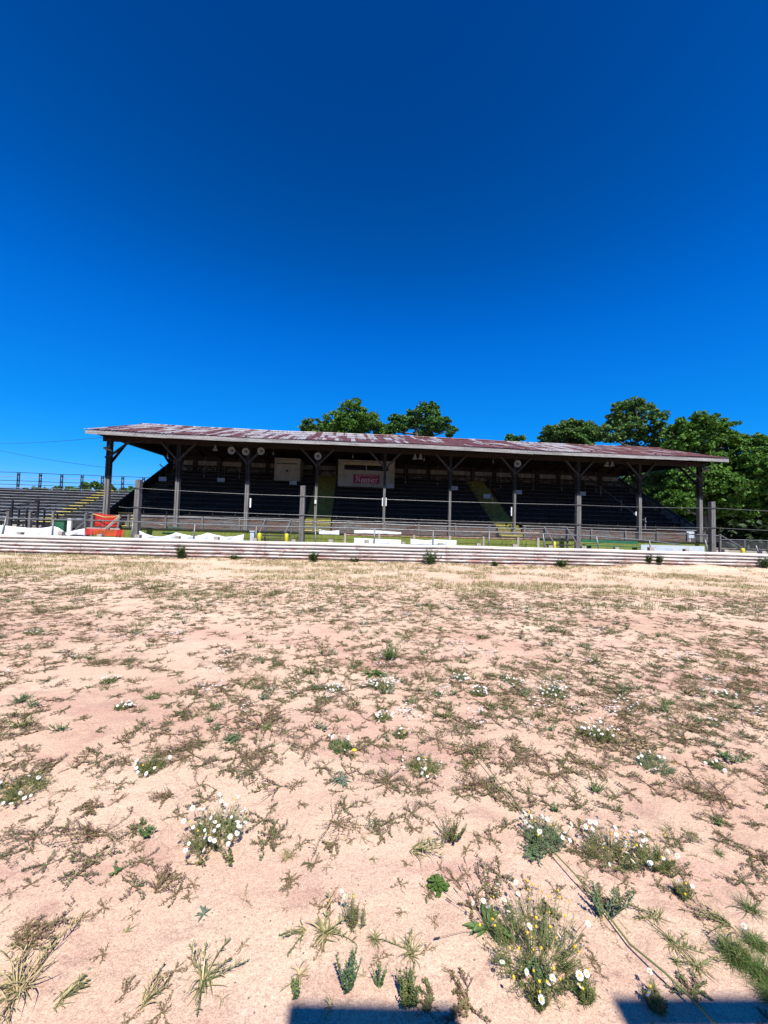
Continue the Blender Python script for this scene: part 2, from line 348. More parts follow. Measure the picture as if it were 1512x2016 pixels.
def m_leaf(name, cols, trans=.25, rough=.6):
    t = NT(name); g = t.n('ShaderNodeNewGeometry')
    c = t.ramp(g.outputs['Random Per Island'], [(i / max(1, len(cols) - 1), c_) for i, c_ in enumerate(cols)])
    m = t.fin(c, rough, spec=.25)
    if trans:
        tl = t.n('ShaderNodeBsdfTranslucent'); mx = t.n('ShaderNodeMixShader'); mx.inputs[0].default_value = trans
        t.l(c, tl.inputs[0]); t.l(t.b.outputs[0], mx.inputs[1]); t.l(tl.outputs[0], mx.inputs[2]); t.l(mx.outputs[0], t.out.inputs[0])
    return m
L = {}
L['brown'] = m_leaf('purple_brown_leaf', [(0.102, 0.048, 0.036), (0.179, 0.095, 0.066), (0.239, 0.149, 0.095), (0.168, 0.143, 0.054)], .1)
L['olive'] = m_leaf('olive_leaf', [(0.120, 0.102, 0.036), (0.168, 0.168, 0.054), (0.227, 0.215, 0.072), (0.190, 0.120, 0.059)], .15)
L['green'] = m_leaf('weed_green_leaf', [(0.0533, 0.1066, 0.0267), (0.0959, 0.1599, 0.0426), (0.1391, 0.1924, 0.0640)], .2)
L['blue'] = m_leaf('blue_green_leaf', [(0.0746, 0.1119, 0.0693), (0.1173, 0.1599, 0.1066), (0.1599, 0.1924, 0.1279)], .1)
L['straw'] = m_leaf('straw_blade', [(.34, .25, .11), (.48, .38, .20), (.24, .20, .08)], .1)
L['blade'] = m_leaf('grass_blade', [(0.123, 0.131, 0.041), (0.197, 0.197, 0.0697), (0.246, 0.221, 0.0984), (0.0984, 0.123, 0.0369)], .2)
L['lush'] = m_leaf('lush_blade', [(0.041, 0.082, 0.0123), (0.0738, 0.131, 0.0246), (0.107, 0.164, 0.0328)], .25)
L['stem'] = m_leaf('red_brown_stem', [(0.107, 0.0492, 0.0369), (0.164, 0.0984, 0.0656)], 0)
L['gstem'] = m_leaf('green_stem', [(0.0984, 0.123, 0.041), (0.164, 0.18, 0.0738)], 0)
L['petal'] = m_leaf('white_petal', [(0.656, 0.656, 0.64), (0.705, 0.705, 0.705)], .15)
L['disc'] = m_leaf('yellow_disc', [(0.615, 0.344, 0.0164), (0.656, 0.451, 0.0328)], 0)
L['shrub'] = m_leaf('shrub_leaf', [(.02, .05, .012), (.05, .10, .02), (.09, .15, .03)], .2)
L['seed'] = m_leaf('dark_seed_head', [(.03, .022, .015), (.07, .05, .03)], 0)

# ------------------------------------------------------------------ ground
def RY(x): return 16.4 + .04 * x            # the guardrail's line
def gz(x, y):
    h = .018 * math.sin(x * 1.7 + y * .6) * math.sin(y * 1.3 - x * .4) + .01 * math.sin(x * 4.1 + 1) * math.sin(y * 3.3 + 2)
    h += .012 * math.sin(y * .9 + .5 * math.sin(x * .5))
    d = y - RY(x)
    if d > -2.2:
        w = min(1, max(0, (x - 7.0) / 6)); w = w * w * (3 - 2 * w)
        h += (.06 + .20 * w + .05 * w * math.sin(x * 1.9)) * math.exp(-(d / .85) ** 2)
    return h
gb = MB()
xs = np.concatenate([np.linspace(-70, -24, 14)[:-1], np.linspace(-24, 24, 321), np.linspace(24, 70, 14)[1:]])
ys = np.concatenate([np.linspace(-30, -1, 20)[:-1], np.linspace(-1, 19.2, 170)])
V = np.array([(x, y, gz(x, y)) for y in ys for x in xs]); nx = len(xs)
ii, jj = np.meshgrid(np.arange(nx - 1), np.arange(len(ys) - 1)); a_ = (jj * nx + ii).ravel()
me = np_mesh('dirt_track', V, np.stack([a_, a_ + 1, a_ + nx + 1, a_ + nx], 1), [M['sand']], smooth=True)
o = bpy.data.objects.new('dirt_track', me); col.objects.link(o); tag(o, kind='structure')
b = MB(); b.grid(lambda u, v: (-900 + 1800 * u, -900 + 1800 * v, -.16), 8, 8); tag(b.build('ground', M['verge']), kind='structure')
b = MB()
b.hexa([(-70, RY(-70) + .55, -.1), (70, RY(70) + .55, -.1), (70, 90, -.1), (-70, 90, -.1), (-70, RY(-70) + .75, .42), (70, RY(70) + .75, .42), (70, 90, .42), (-70, 90, .42)])
tag(b.build('concourse_bank', M['gravel']), kind='structure')
PZ = .42                                     # level of the bank behind the rail

# ------------------------------------------------------------------ guardrail
rng = random.Random(5)
gr = thing('guardrail', 'long whitewashed steel guardrail of stacked ribbed beams along the dirt track', 'guardrail', (0, RY(0), 0), math.atan(.04))
prof = [(-.146, .0), (-.128, -.002), (-.117, -.118), (-.102, -.135), (-.062, -.138), (-.047, -.122), (-.034, -.004), (.012, -.004), (.024, -.118), (.040, -.135), (.082, -.138), (.097, -.122), (.110, -.004), (.146, .0)]
seg = 3.81; NS = 13; x0 = -24.0
for i in range(NS):
    xa, xb = x0 + i * seg, x0 + (i + 1) * seg + .22
    for k, zc in enumerate((.135, .415, .695)):
        b = MB(); ph = rng.uniform(0, 6); am = rng.uniform(.004, .014); tilt = rng.uniform(-.006, .006); dz = .0
        n = 22
        def P(j, q):
            t = j / n; x = xa + (xb - xa) * t; pz, py = prof[q]
            dent = am * math.sin(x * 1.9 + ph) + .5 * am * math.sin(x * 5.3 + 2 * ph)
            lift = .007 * math.sin(x * 1.1 + k * 2) + tilt * (t - .5) + .012 * math.sin(x * .21)
            return Vector((x, RY(x) - .02 + py * (1 + .15 * math.sin(x * 3 + ph)) + dent - .004 * (i % 2), zc + pz * .955 + lift))
        base = 0
        for j in range(n + 1):
            for q in range(len(prof)): b.v.append(tuple(P(j, q)))
        for j in range(n):
            for q in range(len(prof) - 1):
                a = j * len(prof) + q; b.f.append((a, a + len(prof), a + len(prof) + 1, a + 1)); b.m.append(0)
        ob = b.build('rail_beam', M['rail'], gr, smooth=True)
        sm = ob.modifiers.new('thickness', 'SOLIDIFY'); sm.thickness = .005
post_px = [-30, 40, 121, 198, 272, 350, 427, 503, 579, 652, 722, 795, 868, 942, 1013, 1083, 1148, 1213, 1281, 1350, 1427, 1500]
for i, px in enumerate(post_px):
    Yp = RY(at(px, 1060, 16.5).x) + .16; p = at(px, 1058, Yp); x = p.x
    h = rng.uniform(.91, .96) + (.05 if px in (121, 349, 722, 1281) else 0); w = rng.uniform(.075, .1)
    b = MB(); b.box(x - w, x + w, Yp - .085, Yp + .09, -.1, h); b.build('guard_post', M['block'], gr)

# ------------------------------------------------------------------ grandstand
gs = thing('grandstand', 'long roofed wooden grandstand with rusty painted metal roof and dark open seating', 'grandstand', FO, TH)
FZ = 1.92; SB = PZ
COLPX = [(211, 980), (349, 985), (486, 990), (622, 990), (756, 990), (885, 990), (1012, 1000), (1137, 1000), (1258, 1000), (1377, 1000)]
CU = [fac(px, py, 0)[0] for px, py in COLPX]
uL, uR = CU[0] - .05, CU[-1] + .05
EL = fac(169, 851, -1.6); ER = fac(1434, 908, -1.6)
ZE = 6.16                                     # underside of the fascia
U0, U1 = EL[0], ER[0]
VR, ZR, VB, ZB = 3.75, 8.12, 7.95, 6.72
def roofz(v):
    return ZE + .26 + (ZR - ZE - .26) * (v + 1.6) / (VR + 1.6) if v < VR else ZR - (ZR - ZB) * (v - VR) / (VB - VR)
def sag(u): return .03 * math.sin(u * .31 + 1) + .012 * math.sin(u * 1.1)
def course(v0, v1, lift, name='roof_sheet'):
    b = MB(); n = int((U1 - U0) / .04); m = 4
    def fn(a, c):
        u = U0 - .08 + (U1 - U0 + .16) * a; v = v0 + (v1 - v0) * c
        ripple = .013 * math.cos(u * 2 * math.pi / .2)
        e = .012 * math.sin(math.floor(u / .61) * 12.9) if c < .01 else 0
        return F(u, v + e, roofz(v) + lift * (1 - c) + ripple + sag(u))
    b.grid(fn, n, m); return b.build(name, M['roof'], gs, smooth=True)
for k in range(3): course(-1.68 + k * 1.81, -1.68 + (k + 1) * 1.81 + (.1 if k < 2 else 0), .02)
for k in range(2): course(VR + k * 2.1, VR + (k + 1) * 2.1 + .05, .02)
b = MB(); b.tube([F(U0 - .1 + (U1 - U0 + .2) * i / 30, VR, ZR + .03 + sag(U0 + (U1 - U0) * i / 30)) for i in range(31)], .05, 6); b.build('ridge_cap', M['roof'], gs)
# fascia boards along the eave, slightly out of line with each other
nb = 9; fl = (U1 - U0) / nb
for k in range(nb):
    b = MB(); d = rng.uniform(-.018, .018); e = rng.uniform(-.012, .012); ua, ub = U0 + k * fl, U0 + (k + 1) * fl - .004
    b.hexa([F(ua, -1.64, ZE + d + sag(ua)), F(ub, -1.64, ZE + e + sag(ub)), F(ub, -1.60, ZE + e + sag(ub)), F(ua, -1.60, ZE + d + sag(ua)),
            F(ua, -1.64, ZE + .235 + sag(ua)), F(ub, -1.64, ZE + .235 + sag(ub)), F(ub, -1.60, ZE + .235 + sag(ub)), F(ua, -1.60, ZE + .235 + sag(ua))])
    b.build('fascia_board', M['fascia'], gs)
for ue in (U0, U1):                            # barge boards at the gable ends
    for (va, vb) in ((-1.59, VR), (VR, VB)):
        b = MB(); b.bar(F(ue, va, roofz(va) - .12), F(ue, vb - .01, roofz(vb) - .12), .05, .17); b.build('barge_board', M['fascia'], gs)
# underside decking, rafters, trusses
for (va, vb) in ((-1.55, VR), (VR, VB - .1)):
    b = MB(); n = 60
    b.hexa([F(U0 + .05, va, roofz(va) - .07), F(U1 - .05, va, roofz(va) - .07), F(U1 - .05, vb, roofz(vb) - .07), F(U0 + .05, vb, roofz(vb) - .07),
            F(U0 + .05, va, roofz(va) - .045), F(U1 - .05, va, roofz(va) - .045), F(U1 - .05, vb, roofz(vb) - .045), F(U0 + .05, vb, roofz(vb) - .045)])
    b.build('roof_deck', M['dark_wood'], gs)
nr = 31
for k in range(nr):
    u = U0 + .25 + (U1 - U0 - .5) * k / (nr - 1); b = MB()
    b.bar(F(u, -1.54, roofz(-1.54) - .155), F(u, VR, ZR - .155), .06, .16); b.bar(F(u, VR, ZR - .155), F(u, VB - .15, roofz(VB - .15) - .155), .06, .16)
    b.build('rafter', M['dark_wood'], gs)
for u in CU:
    b = MB(); b.bar(F(u + .12, -1.3, 6.45), F(u + .12, 7.4, 6.62), .08, .24)
    for v in (1.2, 3.75, 6.0): b.bar(F(u + .12, v, 6.6), F(u + .12, v, roofz(v) - .25), .08, .12)
    b.bar(F(u + .12, 1.2, 6.6), F(u + .12, 3.7, roofz(3.7) - .3), .06, .1); b.bar(F(u + .12, 6.3, 6.6), F(u + .12, 3.8, roofz(3.8) - .3), .06, .1)
    b.build('roof_truss', M['dark_wood'], gs)
for ue in (uL - .02, uR + .02):                # boarded gables
    b = MB(); T = .02
    P4 = [(-1.2, 6.5), (VR, 6.66), (7.5, 6.72), (VB - .2, roofz(VB - .2) - .26), (VR, ZR - .26), (-1.2, roofz(-1.2) - .26)]
    n0 = [F(ue - T, v, z) for v, z in P4]; n1 = [F(ue + T, v, z) for v, z in P4]
    b.face(n0[::-1]); b.face(n1)
    for i in range(6): j = (i + 1) % 6; b.face([n0[i], n0[j], n1[j], n1[i]])
    b.build('gable_board', M['dark_wood'], gs)
    b = MB(); b.bar(F(ue, 7.45, 6.1), F(ue, 6.3, 6.7), .1, .16); b.build('gable_brace', M['dark_wood'], gs)
# header beam carried by the columns
b = MB(); b.hexa([F(uL - .3, -.13, 6.13), F(uR + .3, -.13, 6.10), F(uR + .3, .0, 6.10), F(uL - .3, .0, 6.13), F(uL - .3, -.13, 6.42), F(uR + .3, -.13, 6.40), F(uR + .3, 0, 6.40), F(uL - .3, 0, 6.42)])
b.build('header_beam', M['red_beam'], gs)
for i, u in enumerate(CU):
    thin = i in (3, 4, 5, 6)
    w = .14 if thin else .21
    if i in (0, 9): w = .24
    b = MB(); g = w * .28
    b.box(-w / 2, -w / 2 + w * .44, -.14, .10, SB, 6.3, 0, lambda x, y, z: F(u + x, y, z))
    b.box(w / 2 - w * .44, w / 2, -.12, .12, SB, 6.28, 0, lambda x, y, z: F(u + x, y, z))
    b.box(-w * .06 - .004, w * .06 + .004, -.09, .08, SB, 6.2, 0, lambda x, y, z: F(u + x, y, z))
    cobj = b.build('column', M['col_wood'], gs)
    zc = 5.2
    b = MB(); b.box(-w / 2 - .05, w / 2 + .05, -.17, .15, zc - .06, zc + .04, 0, lambda x, y, z: F(u + x, y, z)); b.build('collar', M['brace'], cobj)
    for sgn in (-1, 1):
        if (i == 0 and sgn < 0) or (i == 9 and sgn > 0): continue
        b = MB(); b.bar(F(u + sgn * w * .3, -.19, zc), F(u + sgn * (1.0 if i not in (0, 9) else 1.25), -.19, 6.2), .1, .1, 0, (0, 1, 0)); b.build('knee_brace', M['brace'], cobj)
    b = MB(); b.bar(F(u + .0, .18, zc - .25), F(u, 1.7, 6.5), .1, .12); b.build('knee_brace', M['dark_wood'], cobj)
# seating: three aisles
A1 = (fac(601, 1027, .9)[0], fac(652, 1029, .9)[0]); A2 = (fac(972, 1037, .9)[0], fac(1016, 1038, .9)[0]); A0 = (uL + .15, uL + 1.25)
NR = 11; V0, DV, DZ, Z0 = .95, .6, .335, 2.02
def sections():
    return [(A0[1], A1[0]), (A1[1], A2[0]), (A2[1], uR - .12)]
for r in range(NR):
    v = V0 + r * DV; z = Z0 + r * DZ
    b = MB()
    for (ua, ub) in sections():
        n = max(1, int((ub - ua) / 4.1)); du = (ub - ua) / n
        for k in range(n):
            e = rng.uniform(-.012, .012)
            b.box(ua + k * du + .005, ua + (k + 1) * du - .005, v + .02, v + .27, z + .40 + e, z + .44 + e, 0, F)
    b.build('bench_seat', M['bench'], gs)
    b = MB()
    for (ua, ub) in sections():
        b.box(ua + .01, ub - .01, v - .02, v + DV - .06, z - .03, z, 0, F)
        b.box(ua + .01, ub - .01, v + DV - .055, v + DV - .025, z - .02, z + DZ - .035, 0, F)
        k = 0; uu = ua + .3
        while uu < ub:
            b.box(uu, uu + .05, v + .08, v + .2, z, z + .395, 0, F); uu += 1.36
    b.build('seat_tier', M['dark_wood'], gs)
for ai, (ua, ub) in enumerate((A0, A1, A2)):
    b = MB()
    for r in range(NR * 2):
        v = V0 + r * DV / 2; z = Z0 + r * DZ / 2
        b.box(ua + .02, ub - .02, v, v + DV / 2 + .03, z - .18, z, 0, F)
        b.box(ua + .02, ub - .02, v - .012, v + .04, z + .002, z + .012, 1, F)
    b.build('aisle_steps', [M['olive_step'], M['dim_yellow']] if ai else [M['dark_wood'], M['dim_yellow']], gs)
# steps from the concourse up through the front wall
for (ua, ub) in (A1, A2, (fac(236, 1030, -.6)[0], fac(262, 1030, -.6)[0])):
    b = MB()
    for r in range(7):
        z = SB + .21 * (r + 1); v = -1.3 + r * .3
        b.box(ua, ub, v, v + .31, z - .21, z - .03, 0, F); b.box(ua, ub, v - .03, v + .31, z - .03, z, 1, F)
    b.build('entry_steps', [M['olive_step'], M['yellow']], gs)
# front wall of the stand
def clipsec():
    s3 = fac(262, 1030, -.6)[0]
    return [(s3 + .02, A1[0] - .1), (A1[1] + .1, A2[0] - .1), (A2[1] + .1, uR)]
for (ua, ub) in clipsec():
    n = 4; du = (ub - ua) / n
    for k in range(n):
        b = MB(); e = rng.uniform(-.02, .02)
        b.box(ua + k * du, ua + (k + 1) * du - .01, .16, .22, SB, FZ - .05 + e, 0, F); b.build('front_wall_panel', M['peel'], gs)
        b = MB(); b.box(ua + k * du, ua + (k + 1) * du - .03, .08, .34, FZ + e - .045, FZ + e, 0, F); b.build('wall_cap', M['fascia'], gs)
    b = MB(); b.box(ua, ub, .36, .93, FZ - .32, FZ - .28, 0, F); b.build('walkway', M['bench'], gs)
# sloping side walls
for ue, hr in ((uL + .02, 0), (uR - .02, 1)):
    b = MB(); T = .03; sl = DZ / DV; ztop = lambda v: 2.35 + sl * (v - 1.0) + .12
    P4 = [(.25, SB), (7.6, SB), (7.6, ztop(7.6)), (.25, ztop(.25))]
    n0 = [F(ue - T, v, z) for v, z in P4]; n1 = [F(ue + T, v, z) for v, z in P4]
    b.face(n0[::-1]); b.face(n1)
    for i in range(4): j = (i + 1) % 4; b.face([n0[i], n0[j], n1[j], n1[i]])
    b.build('side_wall', M['corr'] if hr else M['dark_wood'], gs)
    b = MB(); b.bar(F(ue, -.1, ztop(-.1) + .05), F(ue, 7.6, ztop(7.6) + .05), .12, .1); b.build('side_wall_cap', M['brace'] if hr else M['dark_wood'], gs)
    for v in (1.5, 3.2, 4.9, 6.6):
        b = MB(); sgn = -1 if hr else 1
        b.box(ue + sgn * T - .02, ue + sgn * T + .04, v, v + .09, SB, ztop(v) - .02, 0, F); b.build('side_wall_stud', M['dark_wood'], gs)
# a rail dividing the last bay
b = MB(); ud = CU[8] + .9
b.bar(F(ud, .5, 2.35), F(ud, 7.4, 2.35 + sl * 6.9 + .3), .07, .07)
for v in (.6, 2.9, 5.2, 7.2): b.bar(F(ud, v, 1.6 + sl * v), F(ud, v, 2.35 + sl * v), .07, .07)
b.build('handrail', M['post_wood'], gs)
# rear wall: dark boards, pale siding strip between studs
b = MB(); b.box(uL, uR, 7.62, 7.66, SB, 5.55, 0, F); b.build('rear_wall', M['dark_wood'], gs)
b = MB(); b.box(uL, uR, 7.62, 7.66, 6.42, 6.8, 0, F); b.build('rear_wall', M['dark_wood'], gs)
ns = 20; du = (uR - uL) / ns
for k in range(ns):
    ua = uL + k * du
    b = MB(); n = 24
    b.grid(lambda a, c: F(ua + .10 + (du - .20) * a, 7.69 + .015 * math.cos(a * (du - .32) / .16 * 2 * math.pi), 5.48 + 1.0 * c), 40, 1)
    b.build('siding_panel', M['corr'], gs)
    b = MB(); b.box(ua - .16, ua + .16, 7.5, 7.6, 5.4, 6.6, 0, F); b.bar(F(ua + .1, 7.45, 5.4), F(ua + .75, 7.45, 6.0), .06, .1, 0, (0, 1, 0)); b.bar(F(ua - .1, 7.45, 5.4), F(ua - .75, 7.45, 6.0), .06, .1, 0, (0, 1, 0))
    b.build('stud', M['dark_wood'], gs)
b = MB(); b.box(uL, uR, 7.44, 7.6, 5.95, 6.03, 0, F); b.build('girt', M['dark_wood'], gs)

# vomitory guard at the head of the right aisle, tall post rails on the aisles
r0 = fac(936, 966, 6.2); r1 = fac(981, 968, 6.2)
t = thing('timber_gate_frame', 'weathered orange-brown timber bar on two posts at the head of the right aisle', 'railing', F((r0[0] + r1[0]) / 2, 6.2, 3.9), TH)
b = MB(); b.box(r0[0], r1[0], 6.1, 6.2, r0[1] - .06, r0[1] + .12, 0, F); b.build('top_bar', m_simple('orange_brown_wood', (.22, .09, .03), (.34, .15, .05), 4), t)
for u in (r0[0] + .08, r1[0] - .08):
    b = MB(); b.box(u - .035, u + .035, 6.11, 6.19, 4.7, r0[1] - .062, 0, F); b.build('post', M['fascia'], t)
for (px, ya, yb, v, lab, mt) in ((969, 979, 1000, 3.6, 'slim pale handrail post halfway up the right aisle', M['fascia']), (989, 1003, 1027, 1.9, 'thin green handrail post low on the right aisle', M['green']),
                             (637, 978, 1012, 3.0, 'thin rusty handrail post in the middle of the left aisle', M['rust_brown'])):
    u, z1 = fac(px, ya, v); z0 = fac(px, yb, v)[1]
    b = MB(); b.tube([F(u, v, z0 - .25), F(u, v, z1)], .025, 8); b.tube([F(u - .05, v, z1 - .03), F(u + .05, v, z1)], .03, 6)
    tag(b.build('handrail_post', mt, origin=F(u, v, z0 - .25)), lab, 'handrail')

# red barrier at the right rear corner
ra = fac(1222, 966, 7.0); rb = fac(1254, 990, 7.0)
b = MB(); b.box(ra[0], rb[0], 7.3, 7.36, rb[1], ra[1], 0, F)
for u in (ra[0] + .05, rb[0] - .1): b.box(u, u + .06, 7.24, 7.3, rb[1] - .3, ra[1] + .1, 0, F)
tag(b.build('red_panel', M['red_panel'], origin=F(ra[0], 7.3, rb[1])), 'dark red board panel in the right rear corner of the grandstand', 'panel')

# booths
def booth(label, px0, py0, px1, py1, v, win, name):
    u0, z1 = fac(px0, py0, v); u1, z0 = fac(px1, py1, v)
    t = thing(name, label, 'booth', F((u0 + u1) / 2, v, z0 - .25), TH)
    w = win(u0, u1, z0, z1)
    b = MB()
    if w:
        a, c, d, e = w
        b.box(u0, a, v, v + .06, z0, z1, 0, F); b.box(c, u1, v, v + .06, z0, z1, 0, F)
        b.box(a, c, v, v + .06, z0, d, 0, F); b.box(a, c, v, v + .06, e, z1, 0, F)
    else: b.box(u0, u1, v, v + .06, z0, z1, 0, F)
    b.box(u0, u0 + .06, v + .062, 7.5, z0, z1, 0, F); b.box(u1 - .06, u1, v + .062, 7.5, z0, z1, 0, F)
    b.build('wall', M['booth'], t)
    b = MB(); b.box(u0 - .06, u1 + .06, v - .05, 7.5, z1 + .002, z1 + .06, 0, F); b.build('roof', M['fascia'], t)
    b = MB()
    for u in (u0 - .03, u1 - .03): b.box(u, u + .07, v - .035, v - .002, z0, z1, 0, F)
    b.box(u0 + .045, u1 - .035, v - .03, v - .002, z1 - .09, z1 - .003, 0, F); b.build('trim', M['lamp_white'], t)
    if w:
        wo_ = MB(); wo_.box(a + .002, c - .002, v + .1, v + .12, d + .002, e - .002, 0, F); wn2 = wo_.build('window', M['glass'], t)
        q = MB(); mid = (a + c) / 2; q.box(mid - .03, mid + .03, v + .04, v + .095, d, e, 0, F)
        q.box(a, c, v - .03, v - .003, d - .06, d - .004, 0, F); q.build('frame', M['booth'], wn2)
    return t, u0, u1, z0, z1
bt, u0, u1, z0, z1 = booth('wide white announcer booth with a long dark window and magenta sign', 667, 906, 775, 963, 4.9,
    lambda u0, u1, z0, z1: (fac(678, 915, 4.9)[0], fac(765, 915, 4.9)[0], fac(690, 925, 4.9)[1], fac(690, 914.5, 4.9)[1]), 'announcer_booth')
b = MB(); b.box(u0 + .35, u1 - .6, 4.885, 4.898, z1 - .30, z1 - .16, 0, F); b.build('worn_board', m_simple('peeled_ply', (.2, .15, .09), (.42, .38, .3), 4), bt)
bt2, w0, w1, y0_, y1_ = booth('tall narrow boxy white booth with vertical panels left of the announcer booth', 542, 903, 589, 949, 5.3, lambda *a: None, 'storage_booth')
b = MB()
for k in range(5):
    ua = w0 + .12 + k * (w1 - w0 - .24) / 5; b.box(ua + .03, ua + (w1 - w0 - .24) / 5 - .03, 5.27, 5.298, y0_ + .1, y0_ + .78, 0, F)
b.build('door_panel', M['booth'], bt2)
b = MB(); b.box(w0 + .12, w1 - .16, 5.265, 5.297, y1_ - .36, y1_ - .31, 0, F); uc = (w0 + w1) / 2
b.box(uc - .07, uc + .07, 5.27, 5.297, y1_ - .95, y1_ - .81, 0, F); b.build('vent', M['glass'], bt2)

# magenta sign with blackletter name
su0, sz1 = fac(696, 933.5, 4.82); su1, sz0 = fac(747, 952.5, 4.82)
sg = thing('tire_sign', 'magenta sign with pale blackletter name Hoosier on the announcer booth', 'sign', F(su0, 4.82, sz0), TH)
b = MB(); b.box(su0, su1, 4.82, 4.86, sz0, sz1, 0, F); b.build('board', M['sign_magenta'], sg)
def text_part(txt, ua, ub, za, zb, v, mat, parent, name='lettering'):
    cu = bpy.data.curves.new('t', 'FONT'); cu.body = txt; cu.extrude = .004; cu.offset = .01
    ob = bpy.data.objects.new('t', cu); col.objects.link(ob); bpy.context.view_layer.update()
    dg = bpy.context.evaluated_depsgraph_get(); me = bpy.data.meshes.new_from_object(ob.evaluated_get(dg))
    co = np.array([v_.co[:] for v_ in me.vertices]); mn, mx = co.min(0), co.max(0)
    b = MB()
    for p in co: b.v.append(tuple(F(ua + (p[0] - mn[0]) / (mx[0] - mn[0]) * (ub - ua), v - (p[2] - mn[2]), za + (p[1] - mn[1]) / (mx[1] - mn[1]) * (zb - za))))
    for p in me.polygons: b.f.append(tuple(p.vertices)[::-1]); b.m.append(0)
    bpy.data.objects.remove(ob); return b.build(name, mat, parent)
sw, sh = su1 - su0, sz1 - sz0
text_part('WELCOME RACE FANS', su0 + .09 * sw, su1 - .09 * sw, sz1 - .19 * sh, sz1 - .08 * sh, 4.816, M['sign_letter'], sg)
text_part('RACING TIRES', su0 + .30 * sw, su1 - .14 * sw, sz0 + .04 * sh, sz0 + .13 * sh, 4.816, M['sign_letter'], sg)
GL = {  # pen strokes in a unit cell, swept with a slanted broad nib
 'H': (1.25, [[(.05, 1.25), (.3, 1.35), (.38, 1.2), (.38, .2), (.2, .0), (-.05, .05)], [(.38, .68), (.85, .75)], [(1.15, 1.3), (.9, 1.25), (.85, 1.1), (.85, .2), (1.0, 0), (1.15, .12)]]),
 'o': (.72, [[(.12, .2), (.12, .72), (.35, .9), (.56, .72), (.56, .2), (.33, .0), (.12, .2)]]),
 's': (.66, [[(.52, .8), (.3, .9), (.12, .72), (.5, .35), (.5, .15), (.3, 0), (.08, .12)]]),
 'i': (.42, [[(.05, .8), (.2, .88), (.2, .12), (.34, .02)], [(.2, 1.15), (.24, 1.22)]]),
 'e': (.66, [[(.14, .5), (.5, .62), (.5, .78), (.34, .9), (.14, .72), (.14, .18), (.32, 0), (.54, .12)]]),
 'r': (.62, [[(.04, .8), (.18, .88), (.18, .1), (.3, .02)], [(.18, .7), (.42, .9), (.56, .78)]])}
b = MB(); X = 0; word = 'Hoosier'; tot = sum(GL[c][0] for c in word)
ax0, ax1, az0, az1 = su0 + .07 * sw, su1 - .06 * sw, sz0 + .17 * sh, sz1 - .25 * sh; kx = (ax1 - ax0) / tot; kz = (az1 - az0) / 1.35
nib = (.085, .05)
for c in word:
    for st in GL[c][1]:
        for p, q in zip(st[:-1], st[1:]):
            P_ = [(p[0] - nib[0], p[1] - nib[1]), (p[0] + nib[0], p[1] + nib[1]), (q[0] + nib[0], q[1] + nib[1]), (q[0] - nib[0], q[1] - nib[1])]
            # nib thickness so that strokes parallel to the nib keep some body
            for off in ((0, .03), (0, -.03)):
                b.face([F(ax0 + (X + a) * kx, 4.812 - (.001 if off[1] > 0 else 0), az0 + (d + off[1]) * kz) for a, d in P_])
    X += GL[c][0]
b.build('lettering', M['sign_letter'], sg)
b = MB(); cpts = [fac(733, 953, 4.8), fac(732, 958, 4.8), fac(731, 964, 4.8)]
b.tube([F(u, 4.80, z) for u, z in cpts], .02, 5); b.build('loose_cable', M['black_pipe'], sg)

# small white seat section signs hung in the stand
for i, (px, py, v, lab) in enumerate([(320, 943, 5.0, 'small white sign high by the left end wall of the grandstand'), (435, 945, 5, 'small white sign above the seats between the second and third columns'),
    (577, 951, 4.6, 'small white sign at the foot of the narrow boxy booth'), (768, 957, 4.5, 'small white sign at the lower right corner of the announcer booth'),
    (895, 961, 4.5, 'small white sign just right of the sixth column'), (959, 977, 3.6, 'small white sign hung over the right aisle below the timber bar'),
    (1021, 969, 4.2, 'small white sign just right of the seventh column'), (1147, 972, 4.2, 'small faint sign just right of the post near the eighth column')]):
    u, z = fac(px, py, v); t = thing('section_sign', lab, 'sign', F(u, v, z - .12), TH, 'small section signs in the grandstand')
    b = MB(); b.box(u - .26, u + .26, v, v + .02, z - .15, z + .15, 0, F); b.build('board', M['sign_grey'], t)
    b = MB(); b.box(u - .15, u + .12, v - .006, v - .001, z - .03, z + .02, 0, F); b.box(u - .2, u + .2, v - .006, v - .001, z + .07, z + .1, 0, F); b.build('print', M['sign_blue'], t)
    b = MB()
    for s_ in (-.2, .2): b.tube([F(u + s_, v + .01, z + .15), F(u + s_, v + .01, min(6.6, z + 1.4))], .006, 4)
    b.build('hanging_wire', M['cable'], t)

# disc floodlights / horn speakers under the eave
def disc_lamp(px, py, v, lab, tilt=(0, -1, -.25), r=.22, grp='round floodlights under the grandstand eave'):
    u, z = fac(px, py, v); p = F(u, v, z); ax = Vector(tilt).normalized()
    t = thing('floodlight', lab, 'lamp', p, 0, grp)
    b = MB(); b.lathe([(.03, -.26), (.07, -.22), (.09, -.12), (r * .8, -.02), (r, .03), (r * .97, .035), (r * .75, -.01), (.07, -.06)], p, ax, 20); b.build('reflector', M['lamp_white'], t, smooth=True)
    b = MB(); b.lathe([(.0, .0), (.05, -.0), (.075, -.035), (.07, -.07), (0, -.08)], p - ax * .01, ax, 12); b.build('bulb', M['grey_dark'], t, smooth=True)
    b = MB(); q = p - ax * .2; b.tube([q, q + Vector((0, .05, .2)), Vector((q.x, q.y + .05, 6.2))], .025, 6); b.build('bracket', M['grey_dark'], t)
for px, py, lab in ((456, 887, 'left one of three round floodlights beside the third column'), (484, 889, 'middle one of three round floodlights in front of the third column'), (514, 888, 'right one of three round floodlights beside the third column'),
                    (626, 898, 'round floodlight with dark middle above the fourth column'), (1019, 913, 'round pale floodlight between the braces of the seventh column')):
    disc_lamp(px, py, -.45, lab)
